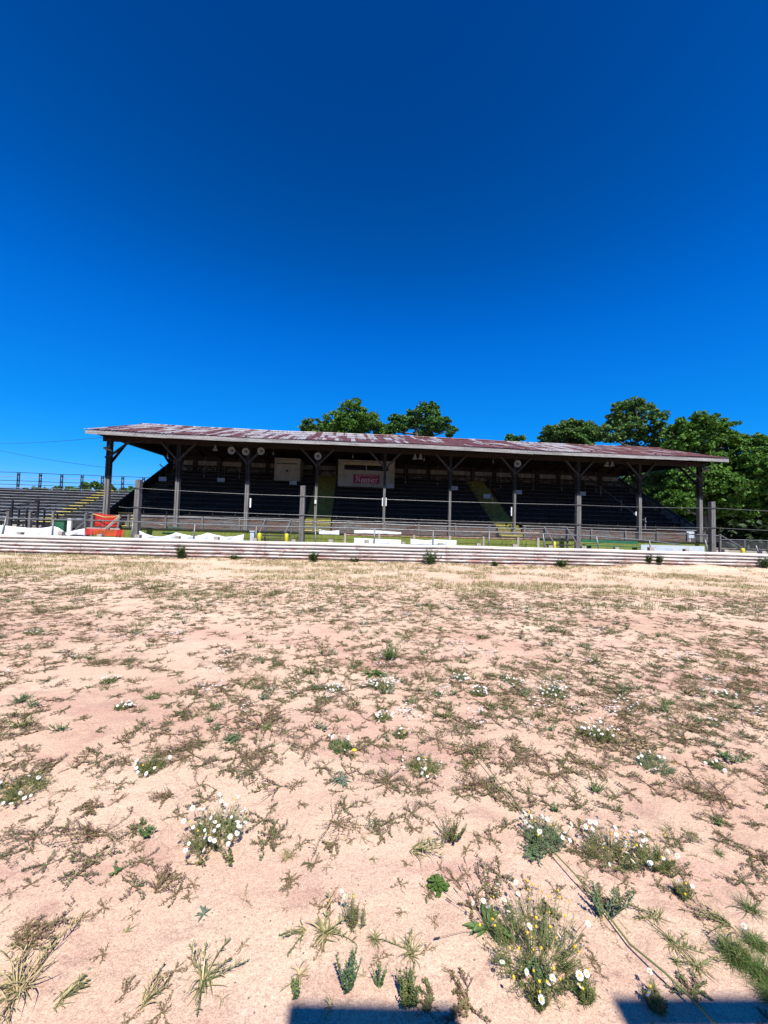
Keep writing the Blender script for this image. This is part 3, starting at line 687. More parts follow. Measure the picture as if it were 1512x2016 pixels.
disc_lamp(212, 884, -.3, 'rounded horn lamp hanging outside the leftmost column', (-.2, -.35, -1), .24, None)
disc_lamp(1389, 926, -.3, 'rounded glass lamp hanging outside the rightmost column', (.2, -.35, -1), .22, None)
def bell(px, py, lab, grp=None, v=-.5, lean=0):
    u, z = fac(px, py, v); p = F(u, v, z); ax = Vector((lean, 0, 1)).normalized()
    t = thing('bell_lamp', lab, 'lamp', p, 0, grp)
    b = MB(); b.lathe([(.15, -.14), (.13, -.11), (.075, .02), (.05, .1), (.045, .16), (.0, .17)], p, ax, 14); b.build('shade', M['lamp_white'], t, smooth=True)
    b = MB(); b.tube([p + ax * .16, Vector((p.x + lean * .3, p.y, 6.25))], .012, 5); b.build('cord', M['black_pipe'], t)
for px, py, lab in ((424, 882, 'single bell lamp hanging left of the three round floodlights'), (817, 899, 'left one of a pair of bell lamps between fifth and sixth columns'), (828, 899, 'right one of a pair of bell lamps between fifth and sixth columns'),
                    (1195, 913, 'left one of a pair of bell lamps near the ninth column'), (1205, 913, 'right one of a pair of bell lamps near the ninth column')):
    bell(px, py, lab, 'bell lamps under the grandstand roof', lean=.25 if px == 1195 else 0)
# short hanging bulbs
bl = [(538, 893), (695, 899), (835, 905), (971, 909), (402, 937), (471, 940), (798, 950), (861, 953), (931, 955), (986, 958), (1050, 962), (1106, 963), (1173, 966), (330, 897)]
for i, (px, py) in enumerate(bl):
    v = 1.2 if py < 920 else 5.8
    u, z = fac(px, py, v); p = F(u, v, z)
    b = MB(); b.lathe([(0, -.1), (.035, -.08), (.04, 0), (.03, .08), (.012, .11), (.01, .2), (.008, 6.5 - z)], p, (0, 0, 1), 8)
    b.build('hanging_bulb', M['lamp_white'], None, p, smooth=True)
    tag(bpy.context.scene.objects[-1] if False else col.objects[-1], 'tiny pale bulb hanging under the grandstand roof', 'bulb', 'small bulbs hanging under the grandstand roof')
# white fixtures on columns
for px, py, h, w, lab in ((493, 990, .55, .08, 'slim white box on the side of the third column'), (753, 988, .5, .05, 'slim white strip on the left side of the fifth column'), (760, 988, .5, .06, 'slim white strip on the right side of the fifth column'),
                   (621, 988, .22, .1, 'short white box on the fourth column'), (1007, 1007, .55, .06, 'slim white strip left of the seventh column'), (1252, 1011, .24, .07, 'short bright white strip left of the ninth column')):
    u, z = fac(px, py, -.2); b = MB(); b.box(u - w / 2, u + w / 2, -.22, -.17, z - h / 2, z + h / 2, 0, F); b.box(u - w / 4, u + w / 4, -.168, .0, z - .05, z + .05, 0, F)
    tag(b.build('wall_fixture', M['white_strip'], origin=F(u, -.2, z)), lab, 'fixture')
wu, wz = fac(1358, 1053, -.5)
b = MB(); b.box(wu - .26, wu + .26, -.55, -.52, wz - .2, wz + .22, 0, F); b.box(wu - .03, wu + .03, -.518, -.48, SB, wz + .2, 0, F)
tag(b.build('notice_board', M['sign_white'], origin=F(wu, -.5, SB)), 'blank white notice board by the foot of the rightmost column', 'sign')

# ------------------------------------------------------------------ low walls, fences, rails in front of the stand
VG = -2.9
gw = thing('green_board_wall', 'low olive green vertical board wall below the grandstand fence', 'wall', F(0, VG, PZ), TH)
ga = fac(240, 1046, VG); gzt = 1.2
UA, UB = fac(180, 1046, VG)[0], fac(1400, 1070, VG)[0]
k = UA; i = 0
while k < UB:
    w = 2.44; b = MB()
    n = 14
    b.grid(lambda a, c: F(k + (w - .01) * a, VG + (.008 if int(a * 13.99) % 2 else 0), PZ + (gzt - PZ - .05) * c), n, 1)
    b.build('board_panel', M['olive'], gw); k += w; i += 1
b = MB(); b.box(UA, UB, VG - .06, VG + .08, gzt - .048, gzt, 0, F); b.build('top_rail', M['bench'], gw)
# pipe fence with mesh on top of it
fu = thing('chain_link_fence', 'upper pipe fence with chain-link mesh and pale posts along the grandstand walkway', 'fence', F(0, VG + .2, PZ), TH)
fp = [(17, 1008), (60, 1009), (105, 1010), (171, 1011), (185, 1012), (254, 1014), (327, 1016), (399, 1018), (472, 1021), (523, 1022), (574, 1024), (617, 1026), (686, 1028), (758, 1030), (824, 1033), (897, 1035), (963, 1037), (1032, 1039), (1072, 1039), (1116, 1041), (1164, 1043), (1231, 1046), (1293, 1048), (1353, 1050), (1417, 1053)]
vf = VG + .2; FPU = []
for px, py in fp:
    u, z = fac(px, py, vf); FPU.append((u, z)); b = MB(); b.box(u - .05, u + .05, vf - .05, vf + .05, PZ, z + .04, 0, F); b.build('fence_post', M['post_wood'], fu)
for (p, q) in zip(FPU[4:-1], FPU[5:]):
    if abs(fac(523, 1022, vf)[0] - p[0]) < .05: pass
    b = MB(); b.tube([F(p[0] + .05, vf, p[1] - .05), F(q[0] - .05, vf, q[1] - .05)], .032, 8); b.build('top_pipe', M['pipe'], fu)
    b = MB(); b.face([F(p[0] + .05, vf + .03, 1.22), F(q[0] - .05, vf + .03, 1.22), F(q[0] - .05, vf + .03, q[1] - .08), F(p[0] + .05, vf + .03, p[1] - .08)]); b.build('mesh_panel', M['chain'], fu)

# nearer leaning pipe fence just behind the guardrail
nf = thing('pipe_fence', 'galvanised pipe rail on leaning posts just behind the guardrail', 'fence', (0, RY(0) + 1.0, PZ))
NY = lambda px: RY(at(px, 1040, 17.4).x) + 1.0
top = [(-60, 1018), (10, 1020), (105, 1023), (165, 1024), (262, 1027), (382, 1032), (503, 1036), (621, 1038), (738, 1041), (853, 1045), (963, 1048), (1072, 1051), (1175, 1056), (1262, 1063), (1340, 1072)]
tp = [at(px, py, NY(px)) for px, py in top]
b = MB(); b.tube(tp, .028, 8); b.build('rail_pipe', M['pipe'], nf, smooth=True)
for i, (px, py, bx, by) in enumerate([(12, 1020, 5, 1052), (105, 1023, 103, 1054), (262, 1027, 259, 1058), (384, 1032, 381, 1062), (505, 1036, 503, 1066), (621, 1038, 621, 1070), (738, 1041, 736, 1073), (853, 1045, 852, 1077), (963, 1048, 963, 1082), (1069, 1050, 1073, 1084), (1174, 1056, 1180, 1088), (1278, 1064, 1284, 1092), (1388, 1062, 1394, 1092), (1488, 1074, 1496, 1098)]):
    Y = NY(px); a = at(px, py, Y); c = at(bx, by, Y); d = (a - c); e = c - d * ((c.z - PZ + .05) / d.z) if c.z > PZ else c
    b = MB(); b.tube([e, a], .034, 8); b.build('leaning_post', M['pipe'], nf, smooth=True)
b = MB(); b.bar(at(142, 1048, 18.2), at(171, 1024, 18.2), .05, .05); b.bar(at(168, 1012, 18.2), at(168, 1056, 18.2), .07, .07); b.build('brace_pipe', M['pipe'], nf)

# brown steel rail fence in the middle
bf = thing('brown_rail_fence', 'low rusty brown double rail fence with short posts in front of the green wall', 'fence', (0, 18.6, PZ))
p0, p1 = at(678, 1053, 18.4), at(1060, 1062, 18.8)
b = MB(); b.tube([at(678, 1053, 18.4), at(870, 1057.5, 18.6), at(1060, 1062, 18.8)], .03, 8); b.build('rail_pipe', M['rust_brown'], bf)
b = MB(); b.tube([at(790, 1044, 18.9), at(900, 1046.5, 18.9), at(1062, 1049, 19)], .03, 8); b.build('rail_pipe', M['rust_brown'], bf)
for px in (680, 747, 815, 885, 951, 1019, 1058):
    Y = 18.4 + (px - 678) / 382 * .4; c = at(px, 1050 + (px - 680) * .0236, Y)
    b = MB(); b.box(c.x - .05, c.x + .05, Y - .11, Y - .035, PZ, c.z); b.build('fence_post', M['block'], bf)

# tall cable posts
cp = [(274, 945, 18.3), (597, 957, 19.1), (1138, 977, 20.2), (1401, 988, 21.3)]
labs = ['tall square grey timber post nearest the left end of the grandstand', 'tall square grey timber post in front of the left aisle', 'tall square grey timber post standing over the eighth column', 'tall square grey timber post right of the grandstand']
up = []; lo_ = []
for (px, py, Y), lab in zip(cp, labs):
    p = at(px, py, Y); t = thing('cable_post', lab, 'post', (p.x, Y, PZ), .08, 'tall timber posts carrying the cables')
    b = MB(); w = .12; b.hexa([(p.x - w, Y - w, PZ - .2), (p.x + w, Y - w, PZ - .2), (p.x + w, Y + w, PZ - .2), (p.x - w, Y + w, PZ - .2), (p.x - w * .9, Y - w, p.z), (p.x + w * .9, Y - w, p.z + .02), (p.x + w * .9, Y + w, p.z), (p.x - w * .9, Y + w, p.z)])
    b.build('timber', M['post_wood'], t)
    zu = at(px, {274: 961.5, 597: 977, 1138: 994.5, 1401: 1000.5}[px], Y).z; zl = at(px, {274: 999, 597: 1014, 1138: 1032.5, 1401: 1039}[px], Y).z
    for z in (zu, zl):
        b = MB(); b.box(p.x - w - .02, p.x + w + .02, Y - w - .02, Y + w + .02, z - .025, z + .025); b.build('cable_band', M['black_pipe'], t)
    up.append(Vector((p.x, Y - .16, zu))); lo_.append(Vector((p.x, Y - .16, zl)))
up.append(at(1700, 1013, 22.5)); lo_.append(at(1700, 1050, 22.5))
def cable(pts, sagv, lab, r=.009, cat='cable', name='steel_cable'):
    P_ = []
    for a, c in zip(pts[:-1], pts[1:]):
        for k in range(13):
            t_ = k / 12; q = a.lerp(c, t_); q.z -= sagv * 4 * t_ * (1 - t_)
            if k or not P_: P_.append(q)
    b = MB(); b.tube(P_, r, 6); return tag(b.build(name, M['cable'], origin=P_[0]), lab, cat)
cable(up, .04, 'upper steel cable strung between the tall timber posts')
cable([at(234, 997.5, 18.2)] + lo_, .04, 'lower steel cable strung between the tall timber posts')
M['wire'] = M['black_pipe']
for pts, lab in (([at(-120, 876, 40), at(0, 873, 34), at(205, 861, 22.6)], 'thin upper overhead wire crossing the sky to the grandstand roof'), ([at(-120, 864, 40), at(0, 887, 34), at(214, 921, 22.4)], 'thin lower overhead wire running down to the leftmost column')):
    P_ = []
    for a, c in zip(pts[:-1], pts[1:]):
        for k in range(10): t_ = k / 10; q = a.lerp(c, t_); q.z -= .1 * 4 * t_ * (1 - t_); P_.append(q)
    P_.append(pts[-1]); b = MB(); b.tube(P_, .011, 5); tag(b.build('overhead_wire', M['black_pipe'], origin=P_[0]), lab, 'wire')

# banners
def banner(pts_top, y_bot, Y, lab, name='banner', fold=.02):
    """pts_top: the upper hem as (px, py) points; hangs to the bottom pixel row y_bot"""
    T_ = [at(px, py, Y + .0) for px, py in pts_top]; zb = [at(px, y_bot + (px - pts_top[0][0]) * .0265, Y).z for px, _ in pts_top]
    cum = [0.0]
    for a, c in zip(T_[:-1], T_[1:]): cum.append(cum[-1] + (c - a).length)
    n = int(cum[-1] / .08) + 2
    def fn(a, c):
        s_ = a * cum[-1]; i = 0
        while i < len(cum) - 2 and s_ > cum[i + 1]: i += 1
        t_ = (s_ - cum[i]) / (cum[i + 1] - cum[i]); q = T_[i].lerp(T_[i + 1], t_); zz = zb[i] + (zb[i + 1] - zb[i]) * t_
        return Vector((q.x, q.y + fold * math.sin(s_ * 7 + c * 3) * (.3 + c) + fold * .6 * math.sin(s_ * 17 + c * 5), q.z + (zz - q.z) * c))
    b = MB(); b.grid(fn, n, 6); ob = b.build(name, M['cloth'], None, T_[0], smooth=True)
    m_ = ob.modifiers.new('thickness', 'SOLIDIFY'); m_.thickness = .004
    return tag(ob, lab, 'banner', 'white banners hung behind the guardrail')
banner([(-70, 1034), (0, 1034), (22, 1036), (50, 1039), (80, 1040), (105, 1036), (116, 1039), (125, 1046)], 1052, 17.5, 'long white cloth banner sagging at the far left behind the guardrail')
banner([(126, 1049), (140, 1046), (158, 1042), (167, 1040.5)], 1053, 17.7, 'short white cloth scrap left of the orange mesh gate')
banner([(274, 1045), (290, 1052), (305, 1056), (322, 1056), (338, 1052), (347, 1048), (362, 1052), (382, 1056)], 1060, 17.6, 'white banner swagged right of the first tall timber post')
banner([(383, 1056), (396, 1053), (409, 1049), (425, 1053), (444, 1057), (462, 1056), (480, 1052)], 1063, 17.7, 'white banner swagged left of the entry gate')
banner([(697, 1044), (730, 1043.5), (790, 1048)], 1050, 19.4, 'upper white banner tied to the walkway fence in the middle', fold=.01)
banner([(697, 1059), (740, 1061), (790, 1063)], 1070, 18.0, 'lower white banner under the rusty rail in the middle', fold=.01)
banner([(808, 1061), (840, 1064), (855, 1062), (899, 1064)], 1072, 18.0, 'white banner right of the green post panel in the middle', fold=.01)
banner([(628, 1042), (645, 1046), (668, 1044)], 1052, 19.5, 'small white banner sagging beside the fourth column', fold=.01)
Yw = 18.6; a = at(1262, 1072, Yw); c = at(1387, 1075.5, Yw + .5)
b = MB(); b.hexa([(a.x, Yw, PZ - .1), (c.x, Yw + .5, PZ - .1), (c.x, Yw + .53, PZ - .1), (a.x, Yw + .03, PZ - .1), (a.x, Yw, a.z), (c.x, Yw + .5, c.z), (c.x, Yw + .53, c.z), (a.x, Yw + .03, a.z)])
for k in range(5):
    q = Vector(a).lerp(c, .05 + k * .22); b.box(q.x - .03, q.x + .03, q.y + .04, q.y + .1, PZ - .1, q.z - .05)
tag(b.build('white_board_panel', M['sign_white'], origin=a), 'long flat white board standing at the right behind the guardrail', 'board')

# orange mesh gate
og = thing('orange_mesh_gate', 'gateway closed off with red orange plastic mesh by the left column', 'gate', at(205, 1050, 18.6), .08)
def quadp(pxs, Y, name, mat, par, wob=.02):
    c4 = [at(px, py, Y) for px, py in pxs]
    b = MB(); b.grid(lambda a_, c_: c4[0].lerp(c4[1], a_).lerp(c4[3].lerp(c4[2], a_), c_) + Vector((0, wob * math.sin(a_ * 9 + c_ * 4), wob * .6 * math.sin(a_ * 6))), 20, 6)
    return b.build(name, mat, par, smooth=True)
quadp([(183, 1010), (236, 1015), (235, 1041), (183, 1039)], 19.6, 'upper_mesh', M['snow_fence'], og)
quadp([(184, 1011), (234, 1016), (234, 1040), (184, 1038)], 19.75, 'upper_mesh', M['snow_fence'], og)
quadp([(167, 1040), (243, 1043), (243, 1056), (166, 1053)], 18.0, 'lower_mesh', M['snow_fence'], og)
for px, ya in ((171, 1011), (183, 1012), (235, 1014)):
    p = at(px, ya, 19.5); b = MB(); b.box(p.x - .06, p.x + .06, 19.44, 19.56, PZ, p.z); b.build('gate_post', M['post_wood'], og)
b = MB(); b.bar(at(203, 1046, 18.6), at(236, 1017, 19.3), .06, .1); b.bar(at(170, 1040, 18.9), at(236, 1042, 18.9), .05, .1); b.build('gate_bar', M['block'], og)
b = MB(); b.tube([at(184, 1012, 19.4), at(205, 1018, 19.35), at(225, 1018, 19.35), at(236, 1014, 19.4)], .02, 5); b.build('yellow_rope', M['yellow'], og)

# entry gates with sloping handrails and yellow bollards
def entry(pl, pr, ya, lab, lean, Y=19.2, foot=26):
    t = thing('entry_handrails', lab, 'handrail', at((pl + pr) / 2, ya + 34, Y), 0)
    for px in (pl, pr):
        p = at(px, ya + (px - pl) * .03, Y); q = at(px + lean, ya + foot + (px - pl) * .03, Y - .9)
        b = MB(); b.tube([Vector((p.x, Y, PZ)), p], .04, 8); b.tube([p, q], .032, 8); b.tube([q, Vector((q.x, q.y, PZ))], .035, 8); b.build('handrail', M['pipe'], t)
    b = MB()
    z = at(pl, ya + 24, Y).z
    a = at(pl, ya + 23, Y + .1); c = at(pr, ya + 24.5, Y + .1)
    for k in range(3): b.box(a.x, c.x, Y - .1 - k * .3, Y + .2 - k * .3, a.z - .05 - k * .2, a.z - k * .2)
    b.build('steps', M['bench'], t)
entry(523, 573, 1022, 'pair of pipe handrails sloping down the entry steps left of centre', -12)
entry(1072, 1117, 1040, 'pair of pipe handrails sloping down the entry steps right of centre', 17)
p = at(1417, 1053, 20.4); q = at(1462, 1078, 19.2)
t = thing('entry_handrails', 'single pipe handrail sloping down to the rightmost yellow bollard', 'handrail', (p.x, 20.4, PZ), 0)
b = MB(); b.tube([p, q], .03, 8); b.tube([at(1419, 1062, 20.4), at(1452, 1079, 19.3)], .03, 8); b.build('handrail', M['pipe'], t)
for px, ya, Y, lab in ((511, 1049, 18.0, 'yellow bollard at the left of the entry steps'), (564.5, 1050, 18.0, 'yellow bollard at the right of the entry steps'), (1091, 1066, 18.4, 'yellow bollard at the entry steps right of centre'), (1462, 1079, 19.0, 'yellow bollard far right beyond the grandstand')):
    p = at(px, ya, Y); t = thing('bollard', lab, 'bollard', (p.x, Y, PZ), 0, 'yellow bollards behind the guardrail')
    b = MB(); b.lathe([(.0, 0), (.085, 0), (.085, p.z - PZ - .06), (.07, p.z - PZ - .02), (0, p.z - PZ)], (p.x, Y, PZ), (0, 0, 1), 14); b.build('pipe', M['bollard'], t, smooth=True)
    b = MB(); b.lathe([(0, 0), (.14, 0), (.14, .05), (.088, .06)], (p.x, Y, PZ + .002), (0, 0, 1), 14); b.build('footing', M['gravel'], t)
# green plank benches on the right, gap-side
for (pa, ya, pb, yb, Y, lab) in ((1150, 1073, 1262, 1078, 19.2, 'long dark green bench left of the flat white board'), (322, 1048, 350, 1049, 19.9, 'short green bench seen over the white banner at left')):
    a = at(pa, ya, Y); c = at(pb, yb, Y); t = thing('green_bench', lab, 'bench', (a.x, Y, PZ))
    b = MB(); b.bar(a, c, .3, .04); b.build('seat', M['green'], t); b = MB(); b.bar(a + Vector((0, .25, .22)), c + Vector((0, .25, .22)), .03, .14); b.build('backrest', M['green'], t)
    for k in range(2):
        q = a.lerp(c, .1 + .8 * k); b = MB(); b.box(q.x - .03, q.x + .03, Y - .1, Y + .2, PZ, q.z - .021); b.build('leg', M['grey_dark'], t)
# grey-white post box by the entry, green bins on the left
p = at(500, 1047, 18.1)
b = MB(); b.box(p.x - .14, p.x + .04, 18.0, 18.2, PZ, p.z); b.box(p.x - .17, p.x + .07, 17.97, 18.23, p.z + .002, p.z + .05)
tag(b.build('utility_box', M['sign_white'], origin=(p.x, 18.1, PZ)), 'pale utility box left of the yellow bollards', 'box')
b = MB(); p = at(799, 1058, 18.05); b.box(p.x - .21, p.x + .21, 18.0, 18.06, PZ, p.z); b.box(p.x - .24, p.x + .24, 17.98, 18.08, p.z + .002, p.z + .05)
tag(b.build('painted_board', M['olive'], origin=(p.x, 18, PZ)), 'short green board panel between two white banners', 'panel')
def bin_(px, py0, py1, w, Y, lab):
    a = at(px, py0, Y); z0 = PZ; t = thing('refuse_bin', lab, 'bin', (a.x, Y, z0), 0, 'green refuse bins by the metal bleachers')
    b = MB(); b.hexa([(a.x - w * .42, Y - .25, z0), (a.x + w * .42, Y - .25, z0), (a.x + w * .42, Y + .25, z0), (a.x - w * .42, Y + .25, z0), (a.x - w / 2, Y - .3, a.z - .08), (a.x + w / 2, Y - .3, a.z - .08), (a.x + w / 2, Y + .3, a.z - .08), (a.x - w / 2, Y + .3, a.z - .08)]); b.build('body', M['green'], t)
    b = MB(); b.hexa([(a.x - w * .54, Y - .34, a.z - .078), (a.x + w * .54, Y - .34, a.z - .078), (a.x + w * .54, Y + .34, a.z - .078), (a.x - w * .54, Y + .34, a.z - .078), (a.x - w * .4, Y - .2, a.z), (a.x + w * .4, Y - .2, a.z), (a.x + w * .4, Y + .2, a.z), (a.x - w * .4, Y + .2, a.z)]); b.build('lid', M['green'], t)
bin_(126, 1022, 0, .5, 20.6, 'green refuse bin in front of the metal bleachers')
p = at(138, 1021, 20.5); b = MB(); b.box(p.x - .1, p.x + .1, 20.45, 20.55, PZ, p.z); tag(b.build('white_marker', M['white_strip'], origin=(p.x, 20.5, PZ)), 'narrow white marker post beside the green refuse bin', 'post')
b = MB(); p = at(157, 1024, 20.9); b.box(p.x - .45, p.x + .55, 20.9, 20.96, PZ, p.z); b.box(p.x - .42, p.x + .5, 20.87, 20.899, PZ + .25, p.z - .12)
tag(b.build('dark_sign_board', M['grey_dark'], origin=(p.x, 20.9, PZ)), 'dark board standing between the green bin and the orange mesh gate', 'board')

# ------------------------------------------------------------------ metal bleachers on the left
bv0, bv1, NB = 1.6, 7.6, 12
zf, zr = fac(110, 1026, bv0)[1], fac(110, 961.5, bv1)[1]
bl_ = thing('metal_bleachers', 'open metal bleachers with grey planks and yellow aisle left of the grandstand', 'bleachers', F(-24, bv0, PZ), TH)
BU0, BU1 = -42, uL - .35
def bz(v): return zf + (zr - zf) * (v - bv0) / (bv1 - bv0)
aL, aR = fac(70, 1025, bv0), fac(104, 1026, bv0)
for r in range(NB):
    v = bv0 + (bv1 - bv0) * r / (NB - 1); z = bz(v)
    b = MB(); b.box(BU0, aL[0], v, v + .17, z - .035, z, 0, F); b.box(aR[0], BU1, v, v + .17, z - .035, z, 0, F); b.build('seat_plank', M['alu'], bl_)
    b = MB(); b.box(BU0, aL[0], v + .28, v + .5, z - .26, z - .225, 0, F); b.box(aR[0], BU1, v + .28, v + .5, z - .26, z - .225, 0, F)
    b.box(BU0, aL[0], v + .5, v + .515, z - .23, z - .06, 0, F); b.box(aR[0], BU1, v + .5, v + .515, z - .23, z - .06, 0, F); b.build('footboard', M['alu_dark'], bl_)
    b = MB()
    b.box(aL[0] + .05, aR[0] - .05, v - .12, v + .2, z - .06, z - .02, 0, F)
    b.build('aisle_step', M['yellow'], bl_)
    b = MB(); b.box(aL[0] + .03, aR[0] - .03, v + .42, v + .44, z - .5, z - .07, 0, F); b.build('aisle_riser', M['alu_dark'], bl_)
k = BU0 + .5
while k < BU1:
    b = MB(); b.bar(F(k, bv0, bz(bv0) - .32), F(k, bv1 + .4, bz(bv1) - .16), .06, .1)
    for v in (bv0 + .1, 3.6, 5.6, bv1): b.bar(F(k, v, PZ), F(k, v, bz(v) - .25), .06, .06)
    b.bar(F(k, bv0 + .2, PZ + .1), F(k, 4.6, bz(4.6) - .3), .05, .05); b.build('support_frame', M['black_pipe'], bl_); k += 1.85
BP = [(-45, 928), (-4, 929), (37, 930), (80, 932), (122, 934), (162, 935), (202, 937), (242, 938), (283, 940)]
Pq = [fac(px, py, bv1 + .5) for px, py in BP]
for k in range(1, 6): Pq.insert(0, (Pq[0][0] - 1.7, Pq[0][1]))
for u, z in Pq:
    b = MB()
    for s_ in (-.07, .07): b.bar(F(u + s_, bv1 + .5, zr - .6), F(u + s_, bv1 + .5, z), .045, .06)
    for kz_ in range(3): b.box(u - .07, u + .07, bv1 + .46, bv1 + .54, zr + .1 + kz_ * .42, zr + .2 + kz_ * .42, 0, F)
    b.build('guard_post', M['black_pipe'], bl_)
for f_ in (1.0, .72, .45, .2):
    b = MB(); b.tube([F(u, bv1 + .5, zr + (z - zr) * f_) for u, z in Pq] + [F(BU1, bv1 + .5, zr + (Pq[-1][1] - zr) * f_)], .022, 6); b.build('guard_rail', M['black_pipe'] if f_ != .72 else M['alu'], bl_)
# black pipe railing in front of it
pr = thing('black_pipe_railing', 'black pipe railings and braces in front of the metal bleachers', 'railing', F(-22, .6, PZ), TH)
for (px, ya, yb) in ((25, 985, 1018), (76, 986, 1020), (53, 1004, 1036), (105, 1010, 1038), (113, 1012, 1040), (38, 1003, 1018), (88, 1003, 1018)):
    u, z1 = fac(px, ya, .6); z0 = fac(px, yb, .6)[1]; b = MB(); b.bar(F(u, .6, min(z0, PZ + .6)), F(u, .6, z1), .08 if ya < 990 else .06, .08); b.build('post', M['black_pipe'], pr)
b = MB()
for (a, c) in (((20, 1016), (86, 1018)), ((34, 1031), (112, 1035)), ((34, 1036), (112, 1039)), ((15, 1036), (34, 1022)), ((54, 1020), (80, 1007)), ((20, 1004), (48, 1003)), ((72, 1037), (84, 1028)), ((90, 1037), (100, 1028)), ((34, 1022), (34, 1037)), ((40, 997), (76, 985))):
    p_, q_ = fac(*a, .6), fac(*c, .6); b.tube([F(p_[0], .6, p_[1]), F(q_[0], .6, q_[1])], .03, 6)
b.build('rail_pipe', M['black_pipe'], pr)

# chain-link fence far right and bare shade behind it
rf = thing('dark_mesh_fence', 'dark chain-link fence under the trees at the far right', 'fence', (19, 24, PZ))
pts = [(1418, 1062), (1466, 1063), (1512, 1064.5), (1580, 1067), (1660, 1070)]; Q = [at(px, py, 24) for px, py in pts]
for q in Q: b = MB(); b.tube([Vector((q.x, q.y, PZ)), q], .035, 6); b.build('fence_post', M['pipe'], rf)
for a, c in zip(Q[:-1], Q[1:]):
    b = MB(); b.tube([a, c], .025, 6); b.build('top_pipe', M['pipe'], rf)
    b = MB(); b.face([(a.x, a.y + .03, PZ), (c.x, c.y + .03, PZ), (c.x, c.y + .03, c.z), (a.x, a.y + .03, a.z)]); b.build('mesh_panel', M['chain'], rf)

# ------------------------------------------------------------------ unseen board frame added behind the photographer, shaped to throw the bottom-edge shadows
def caster(px, py, yb):
    g = gnd(px, py); s_ = (g.y - yb) / -sdir.y; return g + sdir * s_
YB = -.75
fr = thing('unseen_board_frame', 'tall unseen timber frame added behind the photographer to shade the near ground', 'frame', (0, YB, 0))
a, c = caster(567, 1994, YB), caster(893, 1994, YB); zt = (a.z + c.z) / 2
b = MB(); b.box(a.x, c.x, YB - .02, YB + .02, zt - .75, zt); b.build('board', M['post_wood'], fr)
d = caster(1200, 1980, YB); zt2 = d.z
b = MB(); b.hexa([(d.x, YB - .02, zt2 - .07), (d.x + 1.6, YB - .02, zt2 + .0), (d.x + 1.6, YB + .02, zt2 + .0), (d.x, YB + .02, zt2 - .07), (d.x, YB - .02, zt2), (d.x + 1.6, YB - .02, zt2 + .07), (d.x + 1.6, YB + .02, zt2 + .07), (d.x, YB + .02, zt2)]); b.build('rail', M['post_wood'], fr)
b = MB(); b.box(d.x + .0, d.x + .05, YB - .05, YB - .022, 0, zt2); b.build('post', M['post_wood'], fr)
b = MB(); b.box(a.x + .02, a.x + .1, YB - .06, YB - .022, 0, zt - .02); b.build('post', M['post_wood'], fr)
b = MB(); b.box(c.x - .1, c.x - .02, YB - .06, YB - .022, 0, zt - .02); b.build('post', M['post_wood'], fr)

# ------------------------------------------------------------------ trees
def leaf_cards(rs, centers, radii, n_per, size, flat=.6):
    """leaf cards gathered in clumps; returns (verts, quads)"""
    C_ = np.repeat(centers, n_per, 0); R_ = np.repeat(radii, n_per, 0)[:, None]; N = len(C_)
    d = rs.normal(size=(N, 3)); d /= np.linalg.norm(d, axis=1)[:, None]; r = rs.random((N, 1)) ** .45
    P_ = C_ + d * r * R_ * np.array([1, 1, .55])
    nrm = rs.normal(size=(N, 3)) * .75 + np.array([0, 0, flat]) + d * .5; nrm /= np.linalg.norm(nrm, axis=1)[:, None]
    a = np.cross(nrm, rs.normal(size=(N, 3))); a /= np.linalg.norm(a, axis=1)[:, None]; b_ = np.cross(nrm, a)
    s_ = size * (.6 + .8 * rs.random((N, 1))); w = s_ * .62
    V = np.stack([P_ - a * s_, P_ - b_ * w + nrm * s_ * .15, P_ + a * s_, P_ + b_ * w + nrm * s_ * .15], 1).reshape(-1, 3)
    return V, np.arange(N * 4).reshape(-1, 4)
def m_tree(name, cols): return m_leaf(name, cols, .3, .55)
TM = [m_tree('maple_leaf', [(.035, .095, .012), (.07, .16, .02), (.12, .23, .03)]), m_tree('dark_leaf', [(.03, .09, .015), (.055, .145, .028), (.09, .19, .04)]),
      m_tree('oak_leaf', [(.045, .105, .022), (.08, .16, .032), (.12, .21, .05)]), m_tree('yellow_green_leaf', [(.09, .16, .012), (.15, .22, .02), (.19, .25, .03)])]
